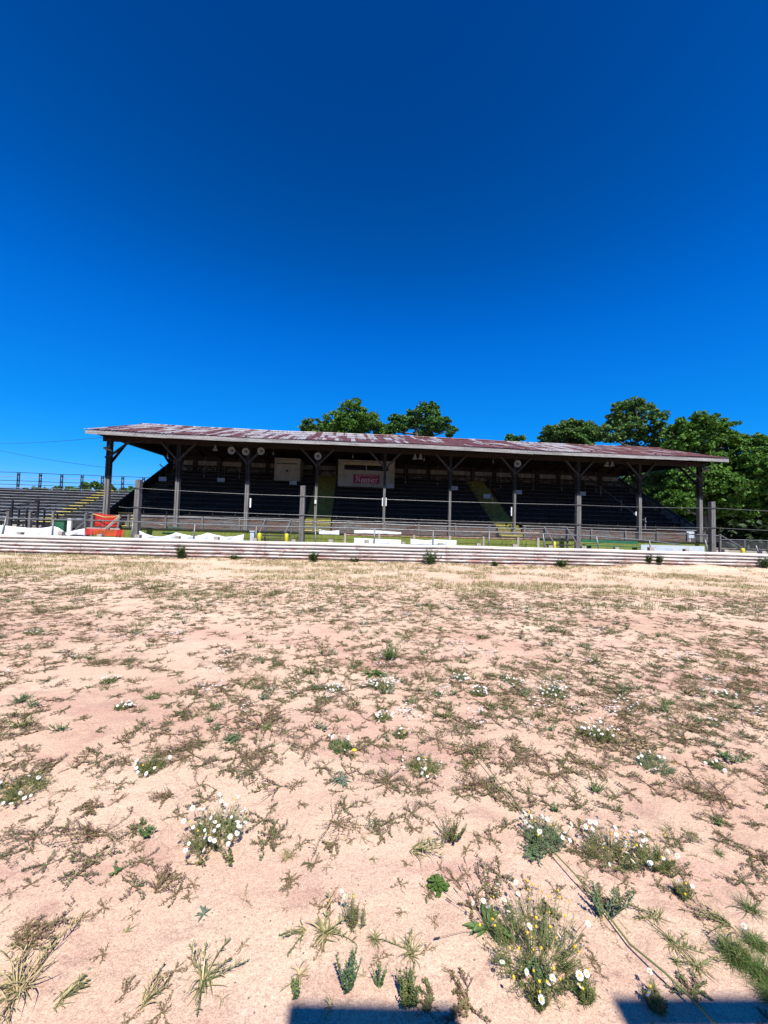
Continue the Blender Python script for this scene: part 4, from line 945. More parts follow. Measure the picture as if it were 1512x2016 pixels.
def tree(seed, Y, base_px, blobs, mat, lab, name='broadleaf_tree', size=.135, dens=1.1, group='trees behind the grandstand', base_z=PZ, depth=.8):
    rs = np.random.RandomState(seed); bx = at(base_px, 1040, Y).x
    t = thing(name, lab, 'tree', (bx, Y, base_z), 0, group)
    cs = []; rr = []; ctr = []
    for (px, py, r) in blobs:
        yo = Y + rs.uniform(-depth, depth) * 1.6; c_ = at(px, py, yo); R = r / 756 * Y; ctr.append((c_, R))
        n = int(max(8, 21 * R * R * dens)); d = rs.normal(size=(n, 3)); d /= np.linalg.norm(d, axis=1)[:, None]
        q = rs.random((n, 1)) ** .33 * .95; cs.append(np.array(c_)[None] + d * q * R * np.array([1, 1, .85])); rr.append(rs.uniform(.32, .62, n) * min(1, .5 + R * .3))
    cs = np.concatenate(cs); rr = np.concatenate(rr)
    V, Q_ = leaf_cards(rs, cs, rr, 48, size)
    V = V - np.array([bx, Y, base_z]); me = np_mesh('crown', V, Q_, [mat]); ob = bpy.data.objects.new('crown', me); col.objects.link(ob); ob.parent = t
    b = MB(); zs = min(c_.z for c_, R in ctr); zm = max(c_.z for c_, R in ctr); cx = sum(c_.x for c_, R in ctr) / len(ctr)
    root = Vector((bx, Y, base_z)); fork = Vector((bx * .6 + cx * .4, Y, max(base_z + 1.5, base_z + (zs - base_z) * .75))); topp = Vector((cx, Y, zm - .3))
    b.tube([root, root.lerp(fork, .5) + Vector((.1, 0, 0)), fork, fork.lerp(topp, .5) + Vector((-.15, 0, 0)), topp], [.36, .3, .25, .15, .04], 9)
    for c_, R in ctr:
        st = fork.lerp(topp, max(0, min(.8, (c_.z - fork.z - R) / max(.5, topp.z - fork.z)))); md = st.lerp(c_, .5) + Vector((0, 0, -.25))
        b.tube([st, md, c_], [.12, .08, .04], 6)
        for k in range(4):
            e = c_ + Vector((rs.uniform(-1, 1) * R * .8, rs.uniform(-1, 1) * R * .8, rs.uniform(-.2, .8) * R)); b.tube([c_, c_.lerp(e, .5) + Vector((0, 0, -.08)), e], [.04, .028, .012], 5)
    b.build('trunk', M['bark'], t, smooth=True)
    return t
tree(1, 42, 690, [(693, 812, 28), (662, 830, 26), (722, 832, 28), (690, 845, 30), (745, 848, 22), (650, 850, 20), (700, 796, 14)], TM[0], 'bright green tree showing over the roof left of centre', dens=1.1)
tree(2, 44, 612, [(612, 835, 18), (600, 848, 16), (622, 850, 16), (630, 838, 10)], TM[2], 'small green treetop at the left edge of the central treetops')
tree(3, 40, 835, [(838, 812, 24), (800, 828, 24), (862, 832, 26), (835, 845, 30), (780, 845, 20), (886, 848, 14), (850, 803, 14), (778, 822, 12), (764, 853, 13), (772, 842, 12)], TM[1], 'dark green tree showing over the roof at centre', dens=1.2)
tree(4, 41, 1015, [(1004, 862, 8), (1024, 864, 8), (1012, 868, 9)], TM[1], 'tiny treetop just showing over the middle of the roof')
tree(5, 46, 1120, [(1120, 848, 26), (1085, 856, 22), (1150, 852, 26), (1100, 866, 24), (1140, 870, 26), (1068, 864, 12), (1165, 862, 20), (1118, 836, 14), (1140, 840, 14), (1098, 843, 14)], TM[2], 'rounded mid green tree over the right part of the roof', dens=1.1)
tree(6, 37, 1245, [(1245, 802, 26), (1222, 806, 20), (1270, 812, 22), (1290, 826, 22), (1210, 836, 26), (1250, 838, 20), (1200, 856, 24), (1240, 864, 26), (1285, 858, 26), (1230, 826, 16), (1305, 850, 22), (1190, 845, 14), (1300, 890, 28), (1260, 900, 30), (1290, 940, 34), (1250, 950, 26), (1300, 990, 36)], TM[2], 'tall airy dark tree with sky gaps behind the right end of the roof', dens=.85)
tree(7, 33, 1385, [(1385, 832, 26), (1350, 838, 24), (1415, 842, 26), (1370, 862, 32), (1420, 870, 34), (1445, 868, 24), (1340, 872, 28), (1330, 852, 18), (1390, 900, 40), (1350, 910, 34), (1430, 915, 36), (1395, 945, 38), (1440, 960, 34), (1350, 950, 34), (1330, 985, 30), (1380, 985, 28), (1420, 998, 28)], TM[0], 'big leafy maple right of the grandstand with sunlit lower boughs', dens=1.25)
tree(8, 31, 1660, [(1480, 868, 24), (1510, 880, 28), (1470, 900, 30), (1500, 925, 34), (1540, 910, 36), (1480, 960, 34), (1520, 985, 34), (1560, 960, 40), (1580, 900, 40), (1620, 940, 50), (1470, 1000, 26), (1540, 1010, 30), (1600, 1000, 40)], TM[0], 'leafy tree at the right edge of the picture', dens=1.25)
tree(9, 40, 1330, [(1310, 900, 40), (1350, 940, 45), (1400, 930, 45), (1300, 960, 40), (1450, 940, 50), (1380, 985, 45), (1500, 960, 50), (1320, 1005, 40), (1440, 1005, 40), (1560, 990, 60), (1260, 990, 40), (1230, 950, 40)], TM[1], 'dark shaded tree deep behind the right maples', dens=.55, size=.24)
tree(10, 52, 1480, [(1300, 960, 50), (1380, 960, 50), (1460, 950, 55), (1540, 960, 60), (1240, 980, 50), (1340, 1010, 45), (1420, 1010, 45), (1500, 1015, 50), (1600, 1000, 70)], TM[1], 'darkest tree farthest back at the far right', dens=.35, size=.34)
for i, (Y, px, bl2, lab) in enumerate(((62, 65, [(50, 966, 6), (70, 965, 7), (90, 967, 6)], 'low olive treetop seen behind the bleachers nearest the left edge'), (60, 130, [(115, 965, 7), (135, 964, 7), (150, 967, 6)], 'low olive treetop behind the middle of the bleachers'),
      (58, 185, [(170, 958, 9), (190, 957, 10), (205, 961, 8)], 'low olive treetop behind the yellow bleacher aisle'), (60, 240, [(222, 962, 8), (240, 964, 8), (256, 965, 7)], 'low olive treetop between the left column and the bleacher end'))):
    tree(20 + i, Y, px, bl2, TM[0], lab, name='distant_tree', size=.25, group='low trees far behind the bleachers', base_z=-.1)
# dense underwood that closes the view under the trees
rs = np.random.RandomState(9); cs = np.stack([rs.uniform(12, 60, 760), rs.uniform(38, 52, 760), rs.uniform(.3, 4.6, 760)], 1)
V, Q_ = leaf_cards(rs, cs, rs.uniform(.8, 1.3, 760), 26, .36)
me = np_mesh('underwood', V, Q_, [m_leaf('underwood_shade_leaf', [(.008, .02, .006), (.016, .035, .009), (.03, .06, .014)], .1)]); o = bpy.data.objects.new('underwood', me); col.objects.link(o); tag(o, 'dark shaded underwood below the trees at the right', 'underwood', kind='stuff')  # leaves coloured near-black to stand in for the shade of the trees

# ------------------------------------------------------------------ weeds
class PB:                                    # triangle soup for plants
    def __init__(s): s.v = []; s.t = []; s.m = []
    def tri(s, a, b, c, m): n = len(s.v); s.v += [a, b, c]; s.t.append((n, n + 1, n + 2)); s.m.append(m)
    def leaf(s, p, d, L_, w, m, up=None, fold=.25):
        p = np.asarray(p, float); d = np.asarray(d, float); d = d / (np.linalg.norm(d) + 1e-9)
        up = np.array([0, 0, 1.]) if up is None else np.asarray(up, float)
        side = np.cross(d, up); ns = np.linalg.norm(side)
        side = side / ns if ns > .05 else np.array([1., 0, 0])
        nn = np.cross(side, d); mid = p + d * L_ * .5; n = len(s.v)
        s.v += [p, mid + side * w / 2 + nn * w * fold, p + d * L_, mid - side * w / 2 + nn * w * fold]
        s.t += [(n, n + 1, n + 2), (n, n + 2, n + 3)]; s.m += [m, m]
    def blade(s, pts, w, m):
        pts = np.asarray(pts, float); k = len(pts); n = len(s.v)
        for i, p in enumerate(pts):
            d = pts[min(i + 1, k - 1)] - pts[max(i - 1, 0)]; side = np.cross(d, [0, 0, 1.]); l_ = np.linalg.norm(side)
            side = side / l_ if l_ > 1e-5 else np.array([1., 0, 0]); ww = w * (1 - (i / (k - 1)) ** 1.6) * (.6 + .8 * min(1, i / 1.5) * .5)
            s.v += [p - side * ww / 2, p + side * ww / 2]
        for i in range(k - 1): a = n + 2 * i; s.t += [(a, a + 1, a + 3), (a, a + 3, a + 2)]; s.m += [m, m]
    def tube(s, pts, r0, r1, m, n=3):
        pts = np.asarray(pts, float); k = len(pts); base = len(s.v)
        for i, p in enumerate(pts):
            d = pts[min(i + 1, k - 1)] - pts[max(i - 1, 0)]; d = d / (np.linalg.norm(d) + 1e-9)
            ref = np.array([0, 0, 1.]) if abs(d[2]) < .9 else np.array([1., 0, 0]); a = np.cross(d, ref); a /= np.linalg.norm(a); b_ = np.cross(d, a); r = r0 + (r1 - r0) * i / (k - 1)
            for j in range(n): t = 2 * math.pi * j / n; s.v.append(p + (a * math.cos(t) + b_ * math.sin(t)) * r)
        for i in range(k - 1):
            for j in range(n):
                j2 = (j + 1) % n; A, B, C_, D = base + i * n + j, base + i * n + j2, base + (i + 1) * n + j2, base + (i + 1) * n + j
                s.t += [(A, B, C_), (A, C_, D)]; s.m += [m, m]
    def arr(s): return np.array(s.v, float), np.array(s.t, int), np.array(s.m, int)

def g_sprawl(rnd, R, nst=7, ld=1.0, lm=(0, 1), lsz=.0085, hgt=.3, fine=True, bias=None):
    """low sprawling stems set with small leaves; slots: 0 leaf, 1 leaf, 2 stem"""
    p = PB()
    for k in range(nst):
        a = rnd.uniform(0, 6.283) if bias is None else rnd.gauss(bias, .6); Ls = R * rnd.uniform(.5, 1.1); n = 9 if fine else 4; pts = []
        q = np.array([0, 0, .004]); el = rnd.uniform(.05, .9) * hgt; wob = rnd.uniform(-.5, .5)
        for i in range(n + 1):
            pts.append(q.copy()); a += rnd.uniform(-.38, .38) + wob / n; z = el * (1 - 1.3 * i / n)
            q = q + np.array([math.cos(a), math.sin(a), z]) * Ls / n; q[2] = max(q[2], .004)
        p.tube(pts, .0012 if fine else .002, .0006 if fine else .0012, 2)
        for i in range(1, n + 1):
            for j in range(int(round((3 if fine else 3) * ld))):
                d = rnd.uniform(0, 6.283); pp = pts[i] + np.array([0, 0, .002]); sz = lsz * rnd.uniform(.6, 1.3)
                p.leaf(pp + (pts[i - 1] - pts[i]) * rnd.random(), (math.cos(d), math.sin(d), rnd.uniform(.1, 1.0)), sz, sz * .55, rnd.choice(lm))
            if fine and rnd.random() < .75 or (not fine and rnd.random() < .5):
                a2 = a + rnd.choice((-1, 1)) * rnd.uniform(.5, 1.2); l2 = Ls * rnd.uniform(.12, .5) * (1.25 - i / n); e = pts[i] + np.array([math.cos(a2), math.sin(a2), rnd.uniform(.05, .7)]) * l2
                p.tube([pts[i], (pts[i] + e) / 2 + np.array([0, 0, .003]), e], .0011 if fine else .0022, .0006 if fine else .0015, 2)
                for j in range(int((7 if fine else 3) * ld)):
                    t = rnd.random(); d = rnd.uniform(0, 6.283); sz = lsz * rnd.uniform(.5, 1.2)
                    p.leaf(pts[i] * (1 - t) + e * t, (math.cos(d), math.sin(d), rnd.uniform(.1, 1.2)), sz, sz * .55, rnd.choice(lm))
    return p.arr()
def g_grass(rnd, R, nb=26, w=.0035, hgt=.6, m=0, seeds=False, bias=None, stems=0):
    p = PB()
    for k in range(nb):
        a = rnd.uniform(0, 6.283) if bias is None else rnd.gauss(bias, .55); Ls = R * rnd.uniform(.2, 1.05) ; st = rnd.uniform(.05, 1) * hgt * 2.4; n = 5; a0_ = rnd.uniform(0, 6.283); q = np.array([math.cos(a0_), math.sin(a0_), 0]) * R * .22 * rnd.random(); curl = rnd.uniform(-.28, .28); pts = [q.copy()]
        for i in range(n):
            dz = st * (1 - 1.6 * i / n); v = np.array([math.cos(a), math.sin(a), dz]); v /= np.linalg.norm(v); q = q + v * Ls / n; q[2] = max(q[2], .003); a += rnd.uniform(-.18, .18) + curl; pts.append(q.copy())
        p.blade(pts, w * rnd.uniform(.5, 1.3), m if rnd.random() < .75 else 1)
    for k in range(stems):
        a = rnd.uniform(0, 6.283) if bias is None else rnd.gauss(bias, .4); Ls = R * rnd.uniform(.9, 1.5); pts = [np.zeros(3)]; el = rnd.uniform(.1, .6)
        for i in range(6): q = pts[-1] + np.array([math.cos(a), math.sin(a), el * (1 - i / 3.5)]) * Ls / 6; q[2] = max(.004, q[2]); pts.append(q); a += rnd.uniform(-.2, .2)
        p.tube(pts, .0018, .001, 2)
        for i in range(2, 7):
            for j in range(3): aa = a + rnd.uniform(-1.3, 1.3); lb = R * rnd.uniform(.12, .3); p.blade([pts[i - 1], pts[i - 1] + np.array([math.cos(aa), math.sin(aa), rnd.uniform(.2, .9)]) * lb * .5, pts[i - 1] + np.array([math.cos(aa + .3), math.sin(aa + .3), rnd.uniform(0, .6)]) * lb], w * rnd.uniform(.7, 1.3), m if rnd.random() < .7 else 1)
        if seeds:
            for j in range(18): d = pts[-1] - pts[-3]; p.leaf(pts[-3] + d * rnd.random(), d + np.array([rnd.uniform(-.02, .02) for _ in range(3)]), .008, .003, 2)
    return p.arr()
def g_leafy(rnd, R, nst=9, H=.12, lsz=.012, dens=16, m=(0, 1), spread=.9):
    """upright leafy stems"""
    p = PB()
    for k in range(nst):
        a = rnd.uniform(0, 6.283); r = R * rnd.random() ** .6 * spread; top_ = np.array([math.cos(a) * r, math.sin(a) * r, H * rnd.uniform(.5, 1.1)]); b_ = np.array([math.cos(a), math.sin(a), 0]) * r * .15
        mid = (b_ + top_) / 2 + np.array([math.cos(a), math.sin(a), 0]) * r * .12; pts = [b_, mid, top_]; p.tube(pts, .002, .001, 2)
        for j in range(dens):
            t = .12 + .88 * rnd.random(); q = b_ * (1 - t) ** 2 + 2 * mid * t * (1 - t) + top_ * t * t; d = rnd.uniform(0, 6.283); sz = lsz * rnd.uniform(.6, 1.3) * (1.15 - .4 * t)
            p.leaf(q, (math.cos(d), math.sin(d), rnd.uniform(.0, .9)), sz, sz * .5, rnd.choice(m))
    return p.arr()
def g_feather(rnd, R, nst=26, H=.09, m=(0, 1)):
    """feathery chamomile foliage"""
    p = PB()
    for k in range(nst):
        a = rnd.uniform(0, 6.283); r = R * rnd.random() ** .5; top_ = np.array([math.cos(a) * r, math.sin(a) * r, H * rnd.uniform(.3, 1.1)]); b_ = top_ * np.array([.6, .6, 0]); p.tube([b_, (b_ + top_) / 2, top_], .0011, .0006, 2)
        for j in range(16):
            t = .1 + .9 * rnd.random(); q = b_ * (1 - t) + top_ * t; d = rnd.uniform(0, 6.283); L_ = rnd.uniform(.008, .02); p.leaf(q, (math.cos(d), math.sin(d), rnd.uniform(-.1, 1)), L_, .0022, rnd.choice(m))
    return p.arr()
def g_rosette(rnd, R, nl=22, wid=.34):
    p = PB()
    for k in range(nl):
        a = k * 2.399 + rnd.uniform(-.1, .1); L_ = R * (1 - .5 * (k / nl)) * rnd.uniform(.9, 1.1); el = .05 + .35 * k / nl; d = np.array([math.cos(a), math.sin(a), el]); side = np.array([-math.sin(a), math.cos(a), 0])
        n = 7; prev = None
        for i in range(n + 1):
            t = i / n; c = d * L_ * t; c[2] = .006 + el * L_ * t - .25 * L_ * t * t * .5 + .0006 * k; w = L_ * wid * (.25 + 1.1 * t ** 1.2) * (1 if t < .85 else math.sqrt(max(0, 1 - ((t - .85) / .16) ** 2)) * 1.0) * .5
            cur = (c - side * w + np.array([0, 0, w * .3]), c + np.array([0, 0, 0]), c + side * w + np.array([0, 0, w * .3]))
            if prev is not None:
                for x_, y_ in ((0, 1), (1, 2)): p.tri(prev[x_], prev[y_], cur[y_], 0); p.tri(prev[x_], cur[y_], cur[x_], 0)
            prev = cur
        p.tube([np.array([0, 0, .008]), d * L_ * .5 + np.array([0, 0, .004]), d * L_ * .85 + np.array([0, 0, -.0])], .0012, .0006, 1)
    return p.arr()
def g_broad(rnd, R, nl=18, wid=.12, m=0):
    """star of long pointed leaves"""
    p = PB()
    for k in range(nl):
        a = rnd.uniform(0, 6.283); L_ = R * rnd.uniform(.5, 1.1); el = rnd.uniform(.15, .9); n = 6; prev = None; side = np.array([-math.sin(a), math.cos(a), 0])
        for i in range(n + 1):
            t = i / n; c = np.array([math.cos(a) * L_ * t, math.sin(a) * L_ * t, .005 + L_ * (el * t - el * .9 * t * t)]); w = L_ * wid * math.sin(math.pi * min(1, t * .9 + .08)) * .9
            cur = (c - side * w + np.array([0, 0, w * .4]), c, c + side * w + np.array([0, 0, w * .4]))
            if prev is not None:
                for x_, y_ in ((0, 1), (1, 2)): p.tri(prev[x_], prev[y_], cur[y_], m); p.tri(prev[x_], cur[y_], cur[x_], m)
            prev = cur
    return p.arr()
def g_flower(rnd, r=.0112, np_=13):
    p = PB()
    droop = rnd.uniform(-.35, .15)
    for k in range(np_):
        a = 2 * math.pi * k / np_ + rnd.uniform(-.08, .08); d = np.array([math.cos(a), math.sin(a), droop]); side = np.array([-math.sin(a), math.cos(a), 0]); w = r * .42
        b0 = d * r * .2; b1 = d * r * .75; b2 = d * r * rnd.uniform(.95, 1.08)
        p.tri(b0, b1 + side * w / 2, b2, 0); p.tri(b0, b2, b1 - side * w / 2, 0)
    n = 9
    for i in range(n):
        a, b_ = 2 * math.pi * i / n, 2 * math.pi * (i + 1) / n; q = lambda t, rr, z: np.array([math.cos(t) * rr, math.sin(t) * rr, z]); rr = r * .34
        p.tri(q(a, rr, .0), q(b_, rr, .0), q(b_, rr * .7, rr * .6), 1); p.tri(q(a, rr, .0), q(b_, rr * .7, rr * .6), q(a, rr * .7, rr * .6), 1); p.tri(q(a, rr * .7, rr * .6), q(b_, rr * .7, rr * .6), np.array([0, 0, rr * .85]), 1)
    return p.arr()
def as_mesh(name, arr, mats): return np_mesh(name, arr[0], arr[1], mats, arr[2])
R_ = random.Random(77)
PM = {'brown': [L['brown'], L['olive'], L['stem']], 'olive': [L['olive'], L['green'], L['stem']], 'green': [L['green'], L['green'], L['gstem']], 'blue': [L['blue'], L['green'], L['gstem']],
      'grass': [L['blade'], L['straw'], L['gstem']], 'straw': [L['straw'], L['blade'], L['stem']], 'lush': [L['lush'], L['blade'], L['gstem']], 'feather': [L['lush'], L['olive'], L['gstem']], 'mix': [L['brown'], L['green'], L['stem']]}
flower_me = [as_mesh('flower', g_flower(R_), [L['petal'], L['disc']]) for _ in range(4)]
bud_me = []
for _ in range(2):
    p = PB(); q = lambda t, rr, z: np.array([math.cos(t) * rr, math.sin(t) * rr, z])
    for i in range(8):
        a, b_ = math.pi * i / 4, math.pi * (i + 1) / 4
        for (r0, z0, r1, z1) in ((.001, -.003, .0045, 0), (.0045, 0, .0035, .005), (.0035, .005, 0, .008)): p.tri(q(a, r0, z0), q(b_, r0, z0), q(b_, r1, z1), 0); p.tri(q(a, r0, z0), q(b_, r1, z1), q(a, r1, z1), 0)
    bud_me.append(as_mesh('bud', p.arr(), [L['disc']]))

def mpp(py):                                  # metres per photo pixel on the ground at picture row py (x = 756)
    g = gnd(756, py); return (g - CAM).length * math.cos(math.atan2(py - 1008, 756)) / 756
def place(me, name, px, py, rot, scl, lab, cat, group=None, children=()):
    g = gnd(px, py); g.z = gz(g.x, g.y) - .002
    o = bpy.data.objects.new(name, me); col.objects.link(o); o.location = g; o.rotation_euler = (0, 0, rot); o.scale = (scl,) * 3
    return tag(o, lab, cat, group)
def daisy(px, py, wpx, lab, nfl, hgt=.13, fol='feather', yellow=0, bushy=1.0, rnd=None):
    """a clump of chamomile; px, py: middle of its foot; wpx: width in photo pixels"""
    hgt *= .8; rnd = rnd or R_; R = wpx * mpp(py) / 2; g = gnd(px, py); g.z = gz(g.x, g.y) - .002
    t = thing('daisy_clump', lab, 'flowers', g, 0, 'white daisy clumps')
    ob = bpy.data.objects.new('foliage', as_mesh('foliage', g_feather(rnd, R * .85, int((34 + R * 520) * bushy), hgt * .62), PM[fol])); col.objects.link(ob); ob.parent = t
    for k in range(nfl + yellow):
        st = PB()
        a = rnd.uniform(0, 6.283); r = R * rnd.random() ** .5 * 1.0; h = hgt * rnd.uniform(.7, 1.25) * (1 - .25 * r / R); tip = np.array([math.cos(a) * r, math.sin(a) * r, h]); b_ = tip * np.array([.7, .7, .15])
        st.tube([b_, (b_ + tip) / 2 + np.array([rnd.uniform(-.01, .01), rnd.uniform(-.01, .01), 0]), tip], .0011, .0008, 0); so = bpy.data.objects.new('stalk', as_mesh('stalk', st.arr(), [L['gstem']])); col.objects.link(so); so.parent = t
        f = bpy.data.objects.new('flower' if k < nfl else 'bud', rnd.choice(flower_me if k < nfl else bud_me)); col.objects.link(f); f.parent = t; f.location = tip; f.rotation_euler = (rnd.uniform(-.8, 1.1), rnd.uniform(-.8, .8), rnd.uniform(0, 6)); s_ = rnd.uniform(.6, 1.1); f.scale = (s_,) * 3
    return t
D = [ (425, 1650, 140, 'large daisy clump thick with white flowers left of centre in the foreground', 44, .14, 'feather', 5, 1.3),
 (1050, 1900, 240, 'big straggly daisy clump with yellow heads in the near right foreground', 16, .17, 'feather', 34, 1.5),
 (1200, 1690, 130, 'wide daisy clump with scattered white flowers right of centre', 22, .12, 'olive', 6, 1.3),
 (1285, 1700, 100, 'daisy clump with drooping white flowers at the right end of the wide daisy patch', 16, .11, 'feather', 5, 1.2),
 (1070, 1660, 110, 'daisy clump with bluish foliage left of the wide daisy patch', 18, .13, 'blue', 4, 1.4),
 (697, 1838, 56, 'small upright daisy plant with three white flowers at bottom centre', 3, .17, 'olive', 1, .45),
 (45, 1568, 110, 'daisy clump with small flowers near the left edge', 14, .08, 'feather', 3, 1.3),
 (297, 1518, 70, 'small daisy clump above and left of the large daisy clump', 16, .07, 'feather', 1, 1.3),
 (670, 1475, 60, 'daisy plant with four large flowers above the centre foreground', 12, .09, 'green', 1, 1.0),
 (835, 1515, 95, 'spreading daisy clump in the middle beside the long green stalk', 16, .07, 'feather', 1, 1.2),
 (752, 1352, 62, 'dense pale daisy clump below the tall green weed in the middle distance', 46, .09, 'feather', 6, 1.5),
 (940, 1366, 44, 'round compact daisy clump right of the long stalk in the middle distance', 22, .08, 'feather', 0, 1.2),
 (1090, 1372, 70, 'long strip-like daisy clump right of the round compact one', 34, .07, 'feather', 0, 1.2),
 (1180, 1450, 80, 'tall daisy clump casting dotted shadows in the right middle distance', 36, .12, 'feather', 0, 1.3),
 (1290, 1505, 95, 'daisy clump in bluish grey foliage right of centre', 16, .07, 'blue', 2, 1.4),
 (752, 1412, 50, 'low daisy plant with few flowers just below the dense pale clump', 14, .06, 'feather', 0, 1.1),
 (788, 1446, 40, 'low daisy plant between the dense clump and the spreading clump', 10, .06, 'feather', 2, 1.0),
 (243, 1400, 44, 'small whitish daisy plant in the left middle distance', 22, .06, 'olive', 0, 1.0),
 (215, 1345, 36, 'farther small whitish daisy plant in the left middle distance', 18, .06, 'olive', 0, 1.0),
 (660, 1352, 44, 'small daisy plant left of the dense pale clump', 20, .05, 'feather', 0, 1.0),
 (1010, 1346, 50, 'pale daisy drift just above the round compact clump', 24, .05, 'olive', 0, 1.0),
 (1440, 1890, 60, 'single white daisy in the lush grass at the bottom right', 1, .15, 'lush', 0, .6),
 (1150, 1985, 50, 'daisy plant cut by the bottom edge at right of centre', 4, .12, 'feather', 3, 1.0),
 (1060, 1996, 50, 'yellow-headed daisy plant at the bottom edge beside the board shadow', 2, .12, 'olive', 5, 1.0),
 (1290, 2000, 50, 'daisy plant at the bottom edge in the right board shadow', 3, .1, 'olive', 1, 1.0),
 (1345, 1770, 44, 'lone daisy plant above the lush grass at the right', 2, .09, 'olive', 2, .8),
 (1430, 1370, 50, 'faint daisy drift near the right edge in the middle distance', 16, .05, 'olive', 0, 1.0),
 (1410, 1510, 46, 'small daisy plant near the right edge below the bluish clump', 6, .05, 'olive', 0, .9),
 (905, 1335, 40, 'tiny daisy tuft between the dense and the round clumps', 12, .05, 'blue', 0, 1.0)]
for d in D: daisy(d[0], d[1], d[2], d[3], int(d[4] * 1.35) if d[4] > 8 else d[4], d[5], d[6], d[7], d[8])
for px, py, s_ in ((425, 1655, .09), ): pass

def one(kind, px, py, wpx, lab, cat='weed', mat=None, name='weed', group=None, bias=None, rot=None, **k):
    R = wpx * mpp(py) / 2
    if kind == 'sprawl': arr = g_sprawl(R_, R, k.get('n', 8), k.get('ld', 1.0), (0, 1), k.get('l', .008), k.get('h', .3), True, bias); mt = PM[mat or 'brown']
    elif kind == 'grass': arr = g_grass(R_, R, k.get('n', 26), k.get('w', .004), k.get('h', .6), 0, k.get('seeds', False), bias, k.get('stems', 0)); mt = PM[mat or 'grass']
    elif kind == 'leafy': arr = g_leafy(R_, R, k.get('n', 10), k.get('H', .08), k.get('l', .012), k.get('d', 18)); mt = PM[mat or 'green']
    elif kind == 'rosette': arr = g_rosette(R_, R, k.get('n', 24)); mt = [L['lush'], L['gstem']]
    elif kind == 'broad': arr = g_broad(R_, R, k.get('n', 16), k.get('wd', .1)); mt = PM[mat or 'blue']
    return place(as_mesh(name, arr, mt), name, px, py, 0, 1, lab, cat, group)
one('rosette', 859, 1763, 50, 'round flat green rosette alone on bare dirt at bottom centre', 'plant', name='leaf_rosette', n=26)
one('broad', 400, 1803, 40, 'small star-shaped green seedling on bare dirt lower left', 'plant', name='seedling', n=11, wd=.11)
one('grass', 640, 1850, 100, 'spiky green plant with long pointed leaves left of the three-flowered daisy', 'plant', name='spiky_plant', n=46, w=.0075, h=.5, stems=3, mat='grass')
one('grass', 600, 1845, 80, 'grassy weed leaning left beside the spiky green plant', mat='grass', name='grass_tuft', n=18, bias=3.3, stems=3, seeds=True)
one('leafy', 682, 1965, 62, 'upright pale green weed with dense small leaves by the board shadow', 'plant', mat='blue', name='leafy_weed', n=22, H=.12, l=.010, d=44)
one('grass', 738, 1866, 56, 'dense dark little grass tuft below the three-flowered daisy', name='grass_tuft', n=60, w=.0025, mat='olive')
one('grass', 808, 1893, 90, 'flattened spiky grass tuft right of the dense dark tuft', name='grass_tuft', n=40, w=.004, mat='grass', stems=2)
one('grass', 590, 1930, 64, 'dry brownish grass tuft left of the upright pale weed', name='grass_tuft', n=30, mat='straw')
one('leafy', 745, 1960, 46, 'small forked leafy sprig right of the upright pale weed', mat='green', name='leafy_weed', n=6, H=.07, l=.009, d=22)
one('feath' if False else 'leafy', 800, 1992, 70, 'bright green bush half in the left board shadow', mat='lush', name='leafy_weed', n=30, H=.09, l=.009, d=30)
one('grass', 400, 1940, 120, 'tall drooping grass tuft at the bottom left of centre', name='grass_tuft', n=34, w=.005, stems=6, seeds=True, h=.8)
one('grass', 275, 1985, 110, 'dry grass with brown seed heads near the bottom left', name='grass_tuft', n=18, w=.004, stems=6, seeds=True, mat='straw', bias=1.2)
one('grass', 35, 1950, 170, 'big spreading dry grass tuft in the bottom left corner', name='grass_tuft', n=60, w=.005, stems=10, seeds=True, mat='straw')
one('grass', 110, 1975, 100, 'arching grass tuft right of the corner grass', name='grass_tuft', n=14, w=.005, stems=4, bias=.6, seeds=True)
one('grass', 243, 1838, 56, 'tiny spiky dry sprig on bare dirt at lower left', name='grass_tuft', n=14, w=.004, mat='straw', bias=.8)
one('grass', 560, 1700, 70, 'fine wispy grass tuft right of the large daisy clump', name='grass_tuft', n=70, w=.0014, mat='straw', h=.9, bias=1.0)
one('grass', 735, 1706, 40, 'small green pointed grass sprout in the middle of bare dirt', name='grass_tuft', n=10, w=.006)
one('grass', 815, 1690, 110, 'arched grassy weed in the middle foreground', name='grass_tuft', n=24, w=.006, stems=4, bias=-.2)
one('grass', 1480, 1800, 110, 'bushy green grass tuft at the right edge', name='grass_tuft', n=120, w=.002, mat='lush', h=.8)
one('grass', 1440, 1830, 120, 'straggling dry grass beside the bushy tuft at the right edge', name='grass_tuft', n=24, w=.005, stems=6, bias=2.8)
one('grass', 1290, 1810, 80, 'upper part of the grassy row right of the long stalk', name='grass_tuft', n=36, w=.004, stems=3)
one('grass', 1330, 1870, 100, 'middle part of the grassy row right of the long stalk', name='grass_tuft', n=46, w=.004, stems=4)
one('grass', 1375, 1915, 90, 'lower part of the grassy row right of the long stalk', name='grass_tuft', n=46, w=.0045, stems=3, mat='grass')
one('grass', 1330, 1905, 40, 'small fresh green tuft left of the lush grass', name='grass_tuft', n=50, w=.002, mat='lush', h=.7)
one('grass', 1310, 1640, 70, 'greyish wispy grass above the right daisy clumps', name='grass_tuft', n=60, w=.0016, mat='straw', h=.6)
one('grass', 1360, 1650, 60, 'brown wispy grass right of the greyish grass', name='grass_tuft', n=60, w=.0016, mat='olive', h=.6)
one('grass', 1415, 1685, 60, 'green fine grass tuft at the right above the lone daisy', name='grass_tuft', n=70, w=.0016, mat='lush', h=.7)
one('grass', 1400, 1610, 60, 'thin spiky grass beneath the leafy sprig at right', name='grass_tuft', n=14, w=.004)
